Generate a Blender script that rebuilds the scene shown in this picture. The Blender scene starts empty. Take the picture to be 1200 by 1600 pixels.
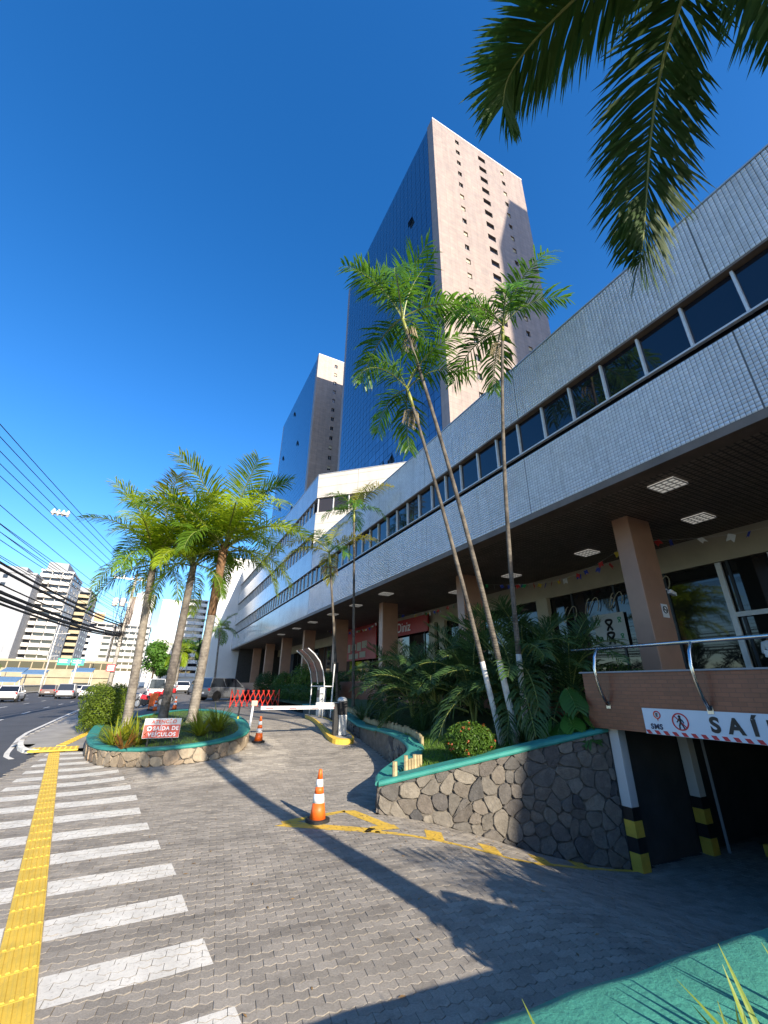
import bpy, bmesh, math, random
from mathutils import Vector, Matrix
import numpy as np
R = math.radians
scene = bpy.context.scene
COL = scene.collection

# ------------------------------------------------------------------ camera, sky, sun, exposure
CAM_H = 2.1
M = ((0.88981772, 0.18731702, 0.41609705), (-0.45615723, 0.34107864, 0.82194035), (0.0120416, -0.92118277, 0.38894384))
cam = bpy.data.cameras.new('camera'); camo = bpy.data.objects.new('camera', cam); COL.objects.link(camo)
cam.sensor_fit = 'VERTICAL'; cam.sensor_height = 36.0; cam.lens = 36.0 * 646.0 / 1600.0
cam.clip_start = 0.05; cam.clip_end = 9000
camo.matrix_world = Matrix(((M[0][0], -M[0][1], -M[0][2], 0), (M[1][0], -M[1][1], -M[1][2], 0), (M[2][0], -M[2][1], -M[2][2], CAM_H), (0, 0, 0, 1)))
scene.camera = camo
SUN_EL, SUN_AZ = R(25.0), R(7.4)          # the sun stands behind the camera, a little to the right
world = bpy.data.worlds.new('World'); scene.world = world; world.use_nodes = True
wn = world.node_tree; wn.nodes.clear()
sky = wn.nodes.new('ShaderNodeTexSky'); sky.sky_type = 'NISHITA'; sky.sun_disc = False
sky.sun_elevation = SUN_EL; sky.sun_rotation = math.pi - SUN_AZ
sky.altitude = 50; sky.air_density = 1.0; sky.dust_density = 0.5; sky.ozone_density = 3.0
hsv = wn.nodes.new('ShaderNodeHueSaturation'); hsv.inputs['Saturation'].default_value = 1.33; hsv.inputs['Hue'].default_value = .507; hsv.inputs['Value'].default_value = 1.12
bg = wn.nodes.new('ShaderNodeBackground'); bg.inputs['Strength'].default_value = 0.13
wo = wn.nodes.new('ShaderNodeOutputWorld')
wn.links.new(sky.outputs[0], hsv.inputs['Color']); wn.links.new(hsv.outputs[0], bg.inputs['Color']); wn.links.new(bg.outputs[0], wo.inputs['Surface'])
sun = bpy.data.lights.new('sun', 'SUN'); sun.energy = 5.0; sun.angle = R(0.55); sun.color = (1.0, 0.90, 0.75)
suno = bpy.data.objects.new('sun', sun); COL.objects.link(suno)
sd = Vector((-math.sin(SUN_AZ) * math.cos(SUN_EL), math.cos(SUN_AZ) * math.cos(SUN_EL), -math.sin(SUN_EL)))
suno.rotation_euler = sd.to_track_quat('-Z', 'Y').to_euler(); suno.location = (0, -20, 40)
vs = scene.view_settings; vs.view_transform = 'Standard'; vs.look = 'None'; vs.gamma = 1.0; vs.exposure = 1.02; vs.use_curve_mapping = False

# ------------------------------------------------------------------ materials
MATS = {}
def nt(name):
    m = bpy.data.materials.new(name); m.use_nodes = True
    t = m.node_tree; b = t.nodes['Principled BSDF']; return m, t, b
def N(t, kind, **kw):
    n = t.nodes.new(kind)
    for k, v in kw.items(): setattr(n, k, v)
    return n
def coords(t, space='Object', scale=(1, 1, 1), swap=None):
    tc = N(t, 'ShaderNodeTexCoord'); out = tc.outputs[space]
    if space == 'World': pass
    if swap:
        s = N(t, 'ShaderNodeSeparateXYZ'); c = N(t, 'ShaderNodeCombineXYZ'); t.links.new(out, s.inputs[0])
        for i, a in enumerate(swap):
            if a is not None: t.links.new(s.outputs['XYZ'.index(a)], c.inputs[i])
        out = c.outputs[0]
    return out
def wpos(t, swap=None):
    g = N(t, 'ShaderNodeNewGeometry'); out = g.outputs['Position']
    if swap:
        s = N(t, 'ShaderNodeSeparateXYZ'); c = N(t, 'ShaderNodeCombineXYZ'); t.links.new(out, s.inputs[0])
        for i, a in enumerate(swap):
            if a is not None: t.links.new(s.outputs['XYZ'.index(a)], c.inputs[i])
        out = c.outputs[0]
    return out
def mixc(t, fac, a, b, mode='MIX'):
    m = N(t, 'ShaderNodeMix', data_type='RGBA', blend_type=mode)
    if isinstance(fac, (int, float)): m.inputs[0].default_value = fac
    else: t.links.new(fac, m.inputs[0])
    for i, v in ((6, a), (7, b)):
        if isinstance(v, tuple): m.inputs[i].default_value = (*v[:3], 1)
        else: t.links.new(v, m.inputs[i])
    return m.outputs[2]
def ramp(t, src, stops):
    r = N(t, 'ShaderNodeValToRGB'); e = r.color_ramp.elements
    while len(e) < len(stops): e.new(0.5)
    for el, (p, c) in zip(e, stops):
        el.position = p; el.color = (*c[:3], 1) if isinstance(c, tuple) else (c, c, c, 1)
    t.links.new(src, r.inputs[0]); return r.outputs[0]
def noise(t, vec, scale, detail=4, rough=.6):
    n = N(t, 'ShaderNodeTexNoise'); n.inputs['Scale'].default_value = scale; n.inputs['Detail'].default_value = detail; n.inputs['Roughness'].default_value = rough
    t.links.new(vec, n.inputs['Vector']); return n.outputs['Fac']
def bump(t, b, h, strength, dist=.01, prev=None):
    n = N(t, 'ShaderNodeBump'); n.inputs['Strength'].default_value = strength; n.inputs['Distance'].default_value = dist
    t.links.new(h, n.inputs['Height'])
    if prev is not None: t.links.new(prev, n.inputs['Normal'])
    t.links.new(n.outputs[0], b.inputs['Normal']); return n.outputs[0]
def mat(name, col, rough=.6, metal=0.0, spec=.5, var=.25, vscale=4.0, bmp=0.0, bscale=40.0, rand=0.0, col2=None, space='Object', coat=0.0):
    """plain painted / stone / metal surface with noise wear, optional per-object random shade"""
    if name in MATS: return MATS[name]
    m, t, b = nt(name); v = coords(t, space) if space != 'World' else wpos(t)
    c2 = col2 or tuple(c * (1 - var) for c in col)
    c = mixc(t, ramp(t, noise(t, v, vscale, 6), [(.3, 0.0), (.7, 1.0)]), tuple(min(1, x * (1 + var * .35)) for x in col), c2)
    if rand:
        oi = N(t, 'ShaderNodeObjectInfo')
        c = mixc(t, 1.0, c, ramp(t, oi.outputs['Random'], [(0, 1 - rand), (1, 1.0)]), 'MULTIPLY')
    t.links.new(c, b.inputs['Base Color']); b.inputs['Roughness'].default_value = rough; b.inputs['Metallic'].default_value = metal
    b.inputs['Specular IOR Level'].default_value = spec
    if coat: b.inputs['Coat Weight'].default_value = coat; b.inputs['Coat Roughness'].default_value = .05
    if bmp: bump(t, b, noise(t, v, bscale, 5), bmp, .01)
    MATS[name] = m; return m
def gridmat(name, col, joint, w, h, swap, rough=.35, jw=.06, off=0.0, var=.15, bstr=.4, grime=.25, spec=.5, two=None):
    """tiled surface: world-space grid of w x h pieces with recessed joints"""
    m, t, b = nt(name); v = wpos(t, swap)
    br = N(t, 'ShaderNodeTexBrick'); br.offset = off; br.squash = 1.0
    br.inputs['Scale'].default_value = 1.0; br.inputs['Brick Width'].default_value = w; br.inputs['Row Height'].default_value = h
    br.inputs['Mortar Size'].default_value = jw * min(w, h); br.inputs['Mortar Smooth'].default_value = .1; br.inputs['Bias'].default_value = 0
    t.links.new(v, br.inputs['Vector'])
    br.inputs['Color1'].default_value = (*col, 1); br.inputs['Color2'].default_value = (*(two or tuple(c * (1 - var) for c in col)), 1); br.inputs['Mortar'].default_value = (*joint, 1)
    g = ramp(t, noise(t, wpos(t), .9, 7, .65), [(.3, 1 - grime), (.65, 1.0)])
    mp = N(t, 'ShaderNodeMapping'); mp.inputs['Scale'].default_value = (1.1, 1.1, .07); t.links.new(wpos(t), mp.inputs['Vector'])
    g2 = ramp(t, noise(t, mp.outputs[0], 1.0, 7, .7), [(.35, 1 - grime * .8), (.6, 1.0)]); g = mixc(t, 1.0, g, g2, 'MULTIPLY')
    t.links.new(mixc(t, 1.0, br.outputs['Color'], g, 'MULTIPLY'), b.inputs['Base Color'])
    b.inputs['Roughness'].default_value = rough; b.inputs['Specular IOR Level'].default_value = spec
    inv = N(t, 'ShaderNodeMath', operation='SUBTRACT'); inv.inputs[0].default_value = 1; t.links.new(br.outputs['Fac'], inv.inputs[1])
    bump(t, b, inv.outputs[0], bstr, .004)
    MATS[name] = m; return m
def leafmat(name, c1, c2, trans=.35, rough=.45, yellow=None):
    m, t, b = nt(name); oi = N(t, 'ShaderNodeObjectInfo'); v = coords(t, 'Object')
    c = mixc(t, noise(t, v, 3.0, 3), c1, c2)
    k = ramp(t, oi.outputs['Random'], [(0, .7), (1, 1.15)]); c = mixc(t, 1.0, c, k, 'MULTIPLY')
    if yellow: c = mixc(t, ramp(t, noise(t, v, 1.3, 2), [(.5, 0.0), (.72, 1.0)]), c, yellow)
    t.links.new(c, b.inputs['Base Color']); b.inputs['Roughness'].default_value = rough; b.inputs['Specular IOR Level'].default_value = .28
    tr = N(t, 'ShaderNodeBsdfTranslucent'); mx = N(t, 'ShaderNodeMixShader'); mx.inputs[0].default_value = trans
    hs = N(t, 'ShaderNodeHueSaturation'); hs.inputs['Value'].default_value = 1.6; hs.inputs['Hue'].default_value = .485; t.links.new(c, hs.inputs['Color']); t.links.new(hs.outputs[0], tr.inputs['Color'])
    t.links.new(b.outputs[0], mx.inputs[1]); t.links.new(tr.outputs[0], mx.inputs[2]); t.links.new(mx.outputs[0], t.nodes['Material Output'].inputs['Surface'])
    MATS[name] = m; return m
def glassmat(name, col, rough=.03, spec=1.0, metal=0.0, wob=.0, wscale=.5):
    m, t, b = nt(name)
    oi = N(t, 'ShaderNodeObjectInfo'); c = mixc(t, 1.0, tuple(col), ramp(t, oi.outputs['Random'], [(0, .8), (1, 1.1)]), 'MULTIPLY')
    t.links.new(c, b.inputs['Base Color']); b.inputs['Roughness'].default_value = rough; b.inputs['Specular IOR Level'].default_value = spec; b.inputs['Metallic'].default_value = metal
    if wob: bump(t, b, noise(t, wpos(t), wscale, 2), wob, .05)
    MATS[name] = m; return m
def emit(name, col, s):
    m, t, b = nt(name); b.inputs['Base Color'].default_value = (*col, 1); b.inputs['Emission Color'].default_value = (*col, 1); b.inputs['Emission Strength'].default_value = s
    MATS[name] = m; return m

A = {}
A['asphalt'] = mat('asphalt', (.062, .062, .066), .85, var=.3, vscale=.8, bmp=.5, bscale=180, space='World')
A['earth'] = mat('earth', (.10, .085, .06), .95, var=.4, vscale=.3, bmp=.3, bscale=20, space='World')
A['concrete'] = mat('concrete', (.30, .275, .24), .85, var=.3, vscale=1.2, bmp=.3, bscale=90, space='World')
A['joint_sand'] = mat('joint_sand', (.22, .175, .125), .95, var=.4, vscale=3, bmp=.3, bscale=120, space='World')
def pavermat(name, col, col2):
    m, t, b = nt(name); v = wpos(t); oi = N(t, 'ShaderNodeObjectInfo')
    at = N(t, 'ShaderNodeAttribute', attribute_name='shade')
    big = ramp(t, noise(t, v, .55, 5), [(.3, 0.0), (.7, 1.0)]); c = mixc(t, big, col, col2)
    sp = ramp(t, noise(t, v, 60, 6, .75), [(.3, .6), (.7, 1.2)]); c = mixc(t, .8, c, sp, 'MULTIPLY')
    c = mixc(t, 1.0, c, ramp(t, at.outputs['Fac'], [(0, .8), (1, 1.12)]), 'MULTIPLY')
    mp = N(t, 'ShaderNodeMapping'); mp.inputs['Rotation'].default_value = (0, 0, R(-58)); mp.inputs['Scale'].default_value = (.16, 1.7, 1); t.links.new(v, mp.inputs['Vector'])
    ty = ramp(t, noise(t, mp.outputs[0], 1.3, 6, .6), [(.5, 0.0), (.75, .5)]); c = mixc(t, ty, c, (.085, .075, .066))
    oil = ramp(t, noise(t, v, .9, 8, .8), [(.64, 0.0), (.70, .45)]); c = mixc(t, oil, c, (.05, .045, .04))
    st = ramp(t, noise(t, v, 2.2, 7, .7), [(.5, 0.0), (.78, .55)]); c = mixc(t, st, c, (.07, .062, .055))
    t.links.new(c, b.inputs['Base Color']); b.inputs['Roughness'].default_value = .8; b.inputs['Specular IOR Level'].default_value = .3
    bump(t, b, noise(t, v, 110, 5, .7), .5, .006); MATS[name] = m; return m
A['paver'] = pavermat('paver_grey', (.345, .305, .255), (.275, .245, .205))
A['paver_sand'] = pavermat('paver_sand', (.43, .38, .31), (.34, .30, .25))
def paintmat(name, col, wearcol, wear=.62):
    m, t, b = nt(name); v = wpos(t)
    w = ramp(t, noise(t, v, 26, 8, .75), [(wear, 0.0), (wear + .12, .85)]); c = mixc(t, w, col, wearcol)
    d = ramp(t, noise(t, v, 3, 6, .7), [(.3, .72), (.6, 1.0)]); c = mixc(t, 1.0, c, d, 'MULTIPLY')
    t.links.new(c, b.inputs['Base Color']); b.inputs['Roughness'].default_value = .7; bump(t, b, noise(t, v, 120, 5), .4, .004); MATS[name] = m; return m
A['white_paint'] = paintmat('white_road_paint', (.70, .66, .58), (.3, .26, .21), .55)
A['yellow_paint'] = paintmat('yellow_road_paint', (.68, .43, .05), (.25, .18, .08), .66)
A['yellow_tactile'] = paintmat('yellow_tactile', (.68, .45, .05), (.36, .22, .06), .58)
A['green_paint'] = paintmat('green_wall_paint', (.06, .29, .21), (.10, .19, .14), .63)
bump(A['green_paint'].node_tree, A['green_paint'].node_tree.nodes['Principled BSDF'], noise(A['green_paint'].node_tree, wpos(A['green_paint'].node_tree), 24, 8, .65), .8, .012)
A['teal_paint'] = paintmat('teal_coping_paint', (.03, .235, .19), (.13, .17, .14), .60)
def stonemat(name, cols):
    m, t, b = nt(name); oi = N(t, 'ShaderNodeObjectInfo'); v = wpos(t)
    c = ramp(t, oi.outputs['Random'], [(i / (len(cols) - 1), k) for i, k in enumerate(cols)])
    c = mixc(t, .75, c, ramp(t, noise(t, v, 9, 8, .7), [(.25, .45), (.75, 1.3)]), 'MULTIPLY')
    t.links.new(c, b.inputs['Base Color']); b.inputs['Roughness'].default_value = .85; b.inputs['Specular IOR Level'].default_value = .3
    bump(t, b, noise(t, v, 30, 9, .75), 1.0, .03); MATS[name] = m; return m
A['stone'] = stonemat('field_stone', [(.12, .105, .09), (.21, .18, .145), (.10, .095, .09), (.27, .235, .185), (.15, .135, .115), (.08, .078, .078), (.19, .16, .13)])
A['stone_warm'] = stonemat('warm_stone', [(.32, .25, .17), (.25, .19, .13), (.38, .31, .22), (.30, .21, .14)])
A['mortar'] = mat('mortar', (.15, .13, .105), .95, var=.4, vscale=6, bmp=.6, bscale=60, space='World')
A['soil'] = mat('soil', (.045, .035, .022), .95, var=.5, vscale=3, bmp=.6, bscale=40, space='World')
A['turf'] = mat('turf', (.035, .075, .012), .9, var=.4, vscale=5, bmp=.7, bscale=60, space='World', col2=(.05, .06, .015))
A['grass'] = leafmat('grass_blade', (.07, .17, .02), (.13, .22, .03), .35)
A['palm'] = leafmat('palm_leaflet', (.075, .17, .012), (.14, .24, .018), .38, .42)
A['palm_bright'] = leafmat('palm_leaflet_bright', (.20, .33, .012), (.36, .43, .025), .5, .45)
A['palm_mid'] = leafmat('palm_leaflet_mid', (.045, .15, .012), (.10, .23, .018), .38, .38)
A['palm_yellow'] = leafmat('palm_leaflet_yellow', (.38, .33, .025), (.26, .28, .03), .36, .45)
A['palm_dark'] = leafmat('palm_leaflet_dark', (.035, .085, .012), (.06, .12, .018), .36, .6)
A['areca'] = leafmat('areca_leaflet', (.04, .085, .025), (.06, .11, .03), .3, .4)
A['bush'] = leafmat('bush_leaf', (.055, .13, .015), (.11, .19, .02), .3, .45)
A['hedge'] = leafmat('hedge_leaf', (.08, .14, .012), (.17, .22, .02), .3, .45)
A['dark_hedge'] = leafmat('dark_hedge_leaf', (.03, .075, .014), (.05, .11, .018), .25, .45)
A['tree_leaf'] = leafmat('tree_leaf', (.05, .13, .015), (.09, .19, .025), .3, .5)
A['brom'] = leafmat('bromeliad_leaf', (.15, .22, .015), (.33, .32, .025), .3, .4)
A['brom_y'] = leafmat('bromeliad_yellow', (.36, .34, .02), (.22, .26, .02), .3, .4)
A['brom_r'] = leafmat('bromeliad_red', (.22, .06, .02), (.17, .13, .02), .25, .4)
A['striped'] = leafmat('dracaena_leaf', (.30, .30, .05), (.10, .18, .03), .3, .4)
A['monstera'] = leafmat('monstera_leaf', (.04, .12, .015), (.06, .15, .02), .25, .35)
A['flower'] = mat('ixora_flower', (.38, .06, .015), .6, var=.4, vscale=20)
A['rachis'] = mat('rachis', (.22, .25, .06), .5, var=.3)
def trunkmat(name, c1, c2, rings=9.0):
    m, t, b = nt(name); v = coords(t, 'Object')
    wv = N(t, 'ShaderNodeTexWave', wave_type='BANDS', bands_direction='Z'); wv.inputs['Scale'].default_value = rings / 6.28; wv.inputs['Distortion'].default_value = 1.2; wv.inputs['Detail'].default_value = 3
    t.links.new(v, wv.inputs['Vector'])
    c = mixc(t, ramp(t, noise(t, v, 3.0, 7, .7), [(.35, 0.0), (.62, 1.0)]), c1, c2)
    c = mixc(t, .45, c, ramp(t, wv.outputs['Fac'], [(.0, .45), (.35, 1.0)]), 'MULTIPLY')
    t.links.new(c, b.inputs['Base Color']); b.inputs['Roughness'].default_value = .85; bump(t, b, wv.outputs['Fac'], .5, .02); MATS[name] = m; return m
A['trunk'] = trunkmat('royal_trunk', (.32, .28, .225), (.12, .10, .085), 40)
A['trunk_dark'] = trunkmat('royal_trunk_dark', (.21, .18, .15), (.06, .05, .045), 40)
A['trunk_fiber'] = mat('trunk_fibre', (.20, .11, .055), .95, var=.5, vscale=9, bmp=.8, bscale=50)
A['trunk_slim'] = trunkmat('slim_trunk', (.20, .17, .13), (.05, .042, .034), 55)
A['limewash'] = mat('limewash', (.62, .60, .56), .8, var=.35, vscale=6, bmp=.4, bscale=40)
A['crownshaft'] = mat('crownshaft', (.26, .27, .05), .45, var=.3, vscale=3)
A['seed'] = mat('seed_strands', (.32, .25, .15), .9, var=.4, vscale=10)
A['bark'] = mat('bark', (.09, .07, .05), .95, var=.5, vscale=5, bmp=.8, bscale=30)
A['bamboo'] = mat('bamboo', (.46, .36, .19), .55, var=.4, vscale=9, rand=.35)
# buildings
def tilemat(name):
    m, t, b = nt(name); v = wpos(t); at = N(t, 'ShaderNodeAttribute', attribute_name='shade')
    c = mixc(t, 1.0, (.78, .78, .78), ramp(t, at.outputs['Fac'], [(0, .9), (1, 1.06)]), 'MULTIPLY')
    c = mixc(t, ramp(t, noise(t, v, .45, 7, .7), [(.45, 0.0), (.8, .4)]), c, (.36, .34, .31))
    mp = N(t, 'ShaderNodeMapping'); mp.inputs['Scale'].default_value = (1, 2.2, .18); t.links.new(v, mp.inputs['Vector'])
    c = mixc(t, ramp(t, noise(t, mp.outputs[0], 1.6, 7, .7), [(.52, 0.0), (.8, .55)]), c, (.27, .25, .225))
    t.links.new(c, b.inputs['Base Color']); b.inputs['Roughness'].default_value = .10; b.inputs['Specular IOR Level'].default_value = 1.0; b.inputs['IOR'].default_value = 1.6
    bump(t, b, noise(t, v, 3.0, 2), .10, .02); MATS[name] = m; return m
A['tile'] = tilemat('glazed_tile')
A['grout'] = mat('grout', (.17, .17, .17), .9, var=.3, vscale=3, space='World')
A['tile_far'] = gridmat('glazed_tile_far', (.70, .69, .68), (.38, .37, .36), .1, .1, 'YZ', .14, .10, 0, .06, .15, .2, .8)
A['panel_y'] = gridmat('cream_panel', (.66, .60, .52), (.40, .36, .31), 3.2, .9, 'XZ', .35, .03, 0, .06, .15, .15)
A['granite'] = gridmat('pink_granite', (.36, .275, .225), (.25, .19, .16), 1.45, .8, 'XZ', .45, .035, 0, .16, .1, .22, two=(.305, .24, .205))
A['granite_x'] = gridmat('pink_granite_side', (.35, .275, .235), (.26, .21, .18), 1.45, .8, 'YZ', .45, .03, 0, .15, .1, .14)
A['granite_dark'] = mat('granite_dark', (.13, .11, .10), .5, var=.2)
A['tglass'] = glassmat('tower_glass', (.13, .22, .31), .05, 1.0, .8, .08, .25)
A['mullion'] = mat('dark_mullion', (.015, .02, .03), .4, var=.2)
A['wglass'] = glassmat('window_glass', (.010, .012, .018), .03, .8)
A['sglass'] = glassmat('shop_glass', (.012, .014, .014), .03, .7)
A['alu'] = mat('aluminium', (.55, .55, .54), .4, .35, var=.15)
A['white_alu'] = mat('white_aluminium', (.68, .68, .67), .45, .1, var=.15)
A['chrome'] = mat('brushed_steel', (.62, .63, .64), .22, 1.0, var=.1)
A['soffit'] = gridmat('soffit_slats', (.36, .28, .215), (.10, .08, .06), .16, .16, 'XY', .6, .14, 0, .25, .4, .3)
A['brown_fascia'] = mat('brown_fascia', (.20, .15, .115), .6, var=.25, vscale=2, space='World')
A['column'] = mat('column_tile', (.42, .235, .155), .4, var=.15, vscale=1.5, space='World')
A['brown_tile'] = gridmat('brown_mosaic', (.31, .10, .05), (.19, .07, .04), .2, .065, 'YZ', .32, .08, .5, .22, .5, .25)
A['brown_tile_x'] = gridmat('brown_mosaic_end', (.31, .10, .05), (.19, .07, .04), .2, .065, 'XZ', .32, .08, .5, .22, .5, .25)
A['cream'] = mat('cream_plaster', (.46, .41, .30), .8, var=.15, vscale=1, space='World')
A['white'] = mat('white_plaster', (.60, .58, .555), .75, var=.15, vscale=.4, space='World')
A['white_fin'] = mat('white_fin', (.66, .65, .64), .35, var=.12, vscale=.3, space='World')
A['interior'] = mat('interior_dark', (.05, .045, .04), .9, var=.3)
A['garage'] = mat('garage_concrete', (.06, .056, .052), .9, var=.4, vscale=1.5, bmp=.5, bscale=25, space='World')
A['red_sign'] = mat('red_sign', (.42, .012, .02), .45, var=.12)
A['white_letter'] = mat('white_letter', (.82, .82, .82), .5, var=.05)
A['black'] = mat('black_paint', (.012, .012, .013), .5, var=.3)
A['dark_blue'] = mat('dark_blue', (.02, .025, .07), .5, var=.1)
A['red_paint'] = mat('red_paint', (.52, .035, .02), .5, var=.25, vscale=8)
A['red_mark'] = mat('red_mark', (.55, .02, .03), .5, var=.1)
A['orange'] = mat('cone_orange', (.80, .13, .012), .5, var=.2, vscale=9)
A['reflective'] = mat('cone_white_band', (.80, .80, .78), .4, var=.12, vscale=9)
A['rubber'] = mat('rubber', (.018, .018, .018), .8, var=.3)
A['banner'] = mat('banner_vinyl', (.66, .70, .76), .45, var=.06, vscale=2)
A['sign_red'] = mat('board_red', (.62, .10, .07), .5, var=.15, vscale=6)
A['sign_grey'] = mat('board_grey', (.52, .54, .56), .5, var=.12)
A['poster'] = mat('poster_paper', (.50, .50, .46), .6, var=.1)
A['sign_green'] = mat('road_sign_green', (.01, .34, .22), .4, var=.1)
A['yellow_wall'] = mat('yellow_wall', (.36, .30, .20), .8, var=.2, vscale=.5, space='World')
A['grey_wall'] = gridmat('grey_wall', (.36, .37, .40), (.28, .29, .31), 3.0, 3.0, 'XZ', .7, .02, 0, .08, .05, .15)
A['grey_plain'] = mat('grey_plaster', (.30, .31, .33), .75, var=.15, vscale=.3, space='World')
A['beige_balc'] = mat('beige_balcony', (.42, .35, .22), .75, var=.15, vscale=.5, space='World')
A['blue_canopy'] = mat('blue_canopy', (.10, .20, .34), .6, var=.2)
A['blue_panel'] = mat('blue_panel', (.35, .45, .55), .5, var=.15)
A['orange_panel'] = mat('orange_panel', (.48, .32, .16), .6, var=.15)
A['pole'] = mat('concrete_pole', (.42, .38, .33), .85, var=.35, vscale=4)
A['cable'] = mat('cable', (.015, .014, .016), .6, var=.2)
A['galv'] = mat('galvanised', (.50, .51, .52), .45, .5, var=.15)
A['poly'] = mat('smoked_polycarbonate', (.13, .095, .07), .18, var=.25, vscale=2)
A['skin'] = mat('skin', (.22, .11, .065), .5, var=.1)
A['shirt'] = mat('white_shirt', (.62, .62, .62), .8, var=.15)
A['hair'] = mat('hair', (.012, .009, .007), .6, var=.2)
A['tyre'] = mat('tyre', (.02, .02, .02), .8, var=.2)
A['rim'] = mat('rim', (.45, .45, .46), .35, .7, var=.1)
A['carglass'] = glassmat('car_glass', (.012, .015, .02), .04, .8)
A['tail'] = mat('tail_lamp', (.45, .01, .01), .25, var=.1)
A['plate'] = mat('number_plate', (.6, .6, .6), .5, var=.1)
for k, c in dict(c_white=(.78, .78, .78), c_grey=(.10, .105, .115), c_silver=(.34, .34, .36), c_brown=(.16, .11, .10), c_blue=(.10, .13, .18), c_red=(.5, .012, .015)).items():
    A[k] = mat('car_paint_' + k[2:], c, .28, .1, .6, var=.05, coat=.6)
A['panel_light'] = emit('ceiling_lamp', (1.0, .96, .88), .16)
for k, c in dict(f_red=(.5, .03, .03), f_blue=(.03, .06, .4), f_green=(.02, .3, .1), f_yellow=(.6, .45, .04), f_white=(.6, .6, .58)).items(): A[k] = mat('flag_' + k[2:], c, .8, var=.1)

# ------------------------------------------------------------------ mesh helpers
class MB:
    def __init__(s): s.v = []; s.f = []; s.m = []
    def add(s, verts, faces, mi=0):
        o = len(s.v); s.v.extend(tuple(p) for p in verts); s.f.extend(tuple(i + o for i in f) for f in faces); s.m.extend([mi] * len(faces)); return s
    def box(s, x0, x1, y0, y1, z0, z1, mi=0):
        return s.add([(x0, y0, z0), (x1, y0, z0), (x1, y1, z0), (x0, y1, z0), (x0, y0, z1), (x1, y0, z1), (x1, y1, z1), (x0, y1, z1)],
                     [(0, 3, 2, 1), (4, 5, 6, 7), (0, 1, 5, 4), (1, 2, 6, 5), (2, 3, 7, 6), (3, 0, 4, 7)], mi)
    def tube(s, pts, rad, n=8, mi=0, cap=True):
        pts = [Vector(p) for p in pts]; k = len(pts)
        if not hasattr(rad, '__len__'): rad = [rad] * k
        ref = Vector((0, 0, 1)); rings = []; pu = None
        for i, p in enumerate(pts):
            d = (pts[min(i + 1, k - 1)] - pts[max(i - 1, 0)]).normalized()
            u = (pu - d * pu.dot(d)) if pu is not None else d.cross(ref if abs(d.z) < .95 else Vector((1, 0, 0)))
            if u.length < 1e-6: u = d.cross(Vector((0, 1, 0)))
            u.normalize(); pu = u; w = d.cross(u)
            rings.append([p + (u * math.cos(2 * math.pi * j / n) + w * math.sin(2 * math.pi * j / n)) * rad[i] for j in range(n)])
        vv = [q for r_ in rings for q in r_]; ff = []
        for i in range(k - 1):
            for j in range(n): ff.append((i * n + j, i * n + (j + 1) % n, (i + 1) * n + (j + 1) % n, (i + 1) * n + j))
        if cap: ff.append(tuple(range(n))[::-1]); ff.append(tuple((k - 1) * n + j for j in range(n)))
        return s.add(vv, ff, mi)
    def lathe(s, prof, n=16, c=(0, 0, 0), mi=0, axis='z'):
        vv = []
        for r_, h in prof:
            for j in range(n):
                a = 2 * math.pi * j / n; p = (r_ * math.cos(a), r_ * math.sin(a), h)
                if axis == 'y': p = (p[0], p[2], p[1])
                vv.append((c[0] + p[0], c[1] + p[1], c[2] + p[2]))
        ff = [(i * n + j, i * n + (j + 1) % n, (i + 1) * n + (j + 1) % n, (i + 1) * n + j) for i in range(len(prof) - 1) for j in range(n)]
        ff.append(tuple(range(n))[::-1]); ff.append(tuple((len(prof) - 1) * n + j for j in range(n)))
        return s.add(vv, ff, mi)
    def prism(s, poly, z0, z1, mi=0):
        n = len(poly); vv = [(*p[:2], z0) for p in poly] + [(*p[:2], z1) for p in poly]
        return s.add(vv, [tuple(range(n))[::-1], tuple(range(n, 2 * n))] + [(i, (i + 1) % n, n + (i + 1) % n, n + i) for i in range(n)], mi)
    def mesh(s, name, mats, smooth=False):
        me = bpy.data.meshes.new(name); me.from_pydata(s.v, [], s.f)
        for m in (mats if isinstance(mats, (list, tuple)) else [mats]): me.materials.append(m if not isinstance(m, str) else A[m])
        if any(s.m): me.polygons.foreach_set('material_index', s.m)
        if smooth: me.polygons.foreach_set('use_smooth', [True] * len(me.polygons))
        me.update(); return me
    def build(s, name, mats, parent=None, smooth=False, loc=None, rotz=0, bevel=0):
        o = bpy.data.objects.new(name, s.mesh(name, mats, smooth)); COL.objects.link(o)
        if parent is not None: o.parent = parent
        if loc: o.location = loc
        if rotz: o.rotation_euler[2] = rotz
        if bevel:
            b = o.modifiers.new('bevel', 'BEVEL'); b.width = bevel; b.segments = 2; b.limit_method = 'ANGLE'
        return o
def tag(o, label, cat, group=None):
    o['label'] = label; o['category'] = cat
    if group: o['group'] = group
    return o
def thing(name, label, cat, loc=(0, 0, 0), rotz=0, group=None):
    o = bpy.data.objects.new(name, None); COL.objects.link(o); o.location = loc; o.rotation_euler[2] = rotz; o.empty_display_size = .2
    return tag(o, label, cat, group)
def struct(o): o['kind'] = 'structure'; return o
def stuff(o): o['kind'] = 'stuff'; return o
def link(name, me, parent=None, loc=(0, 0, 0), rot=(0, 0, 0), sc=(1, 1, 1)):
    o = bpy.data.objects.new(name, me); COL.objects.link(o); o.location = loc; o.rotation_euler = rot; o.scale = sc if hasattr(sc, '__len__') else (sc, sc, sc)
    if parent is not None: o.parent = parent
    return o
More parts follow.
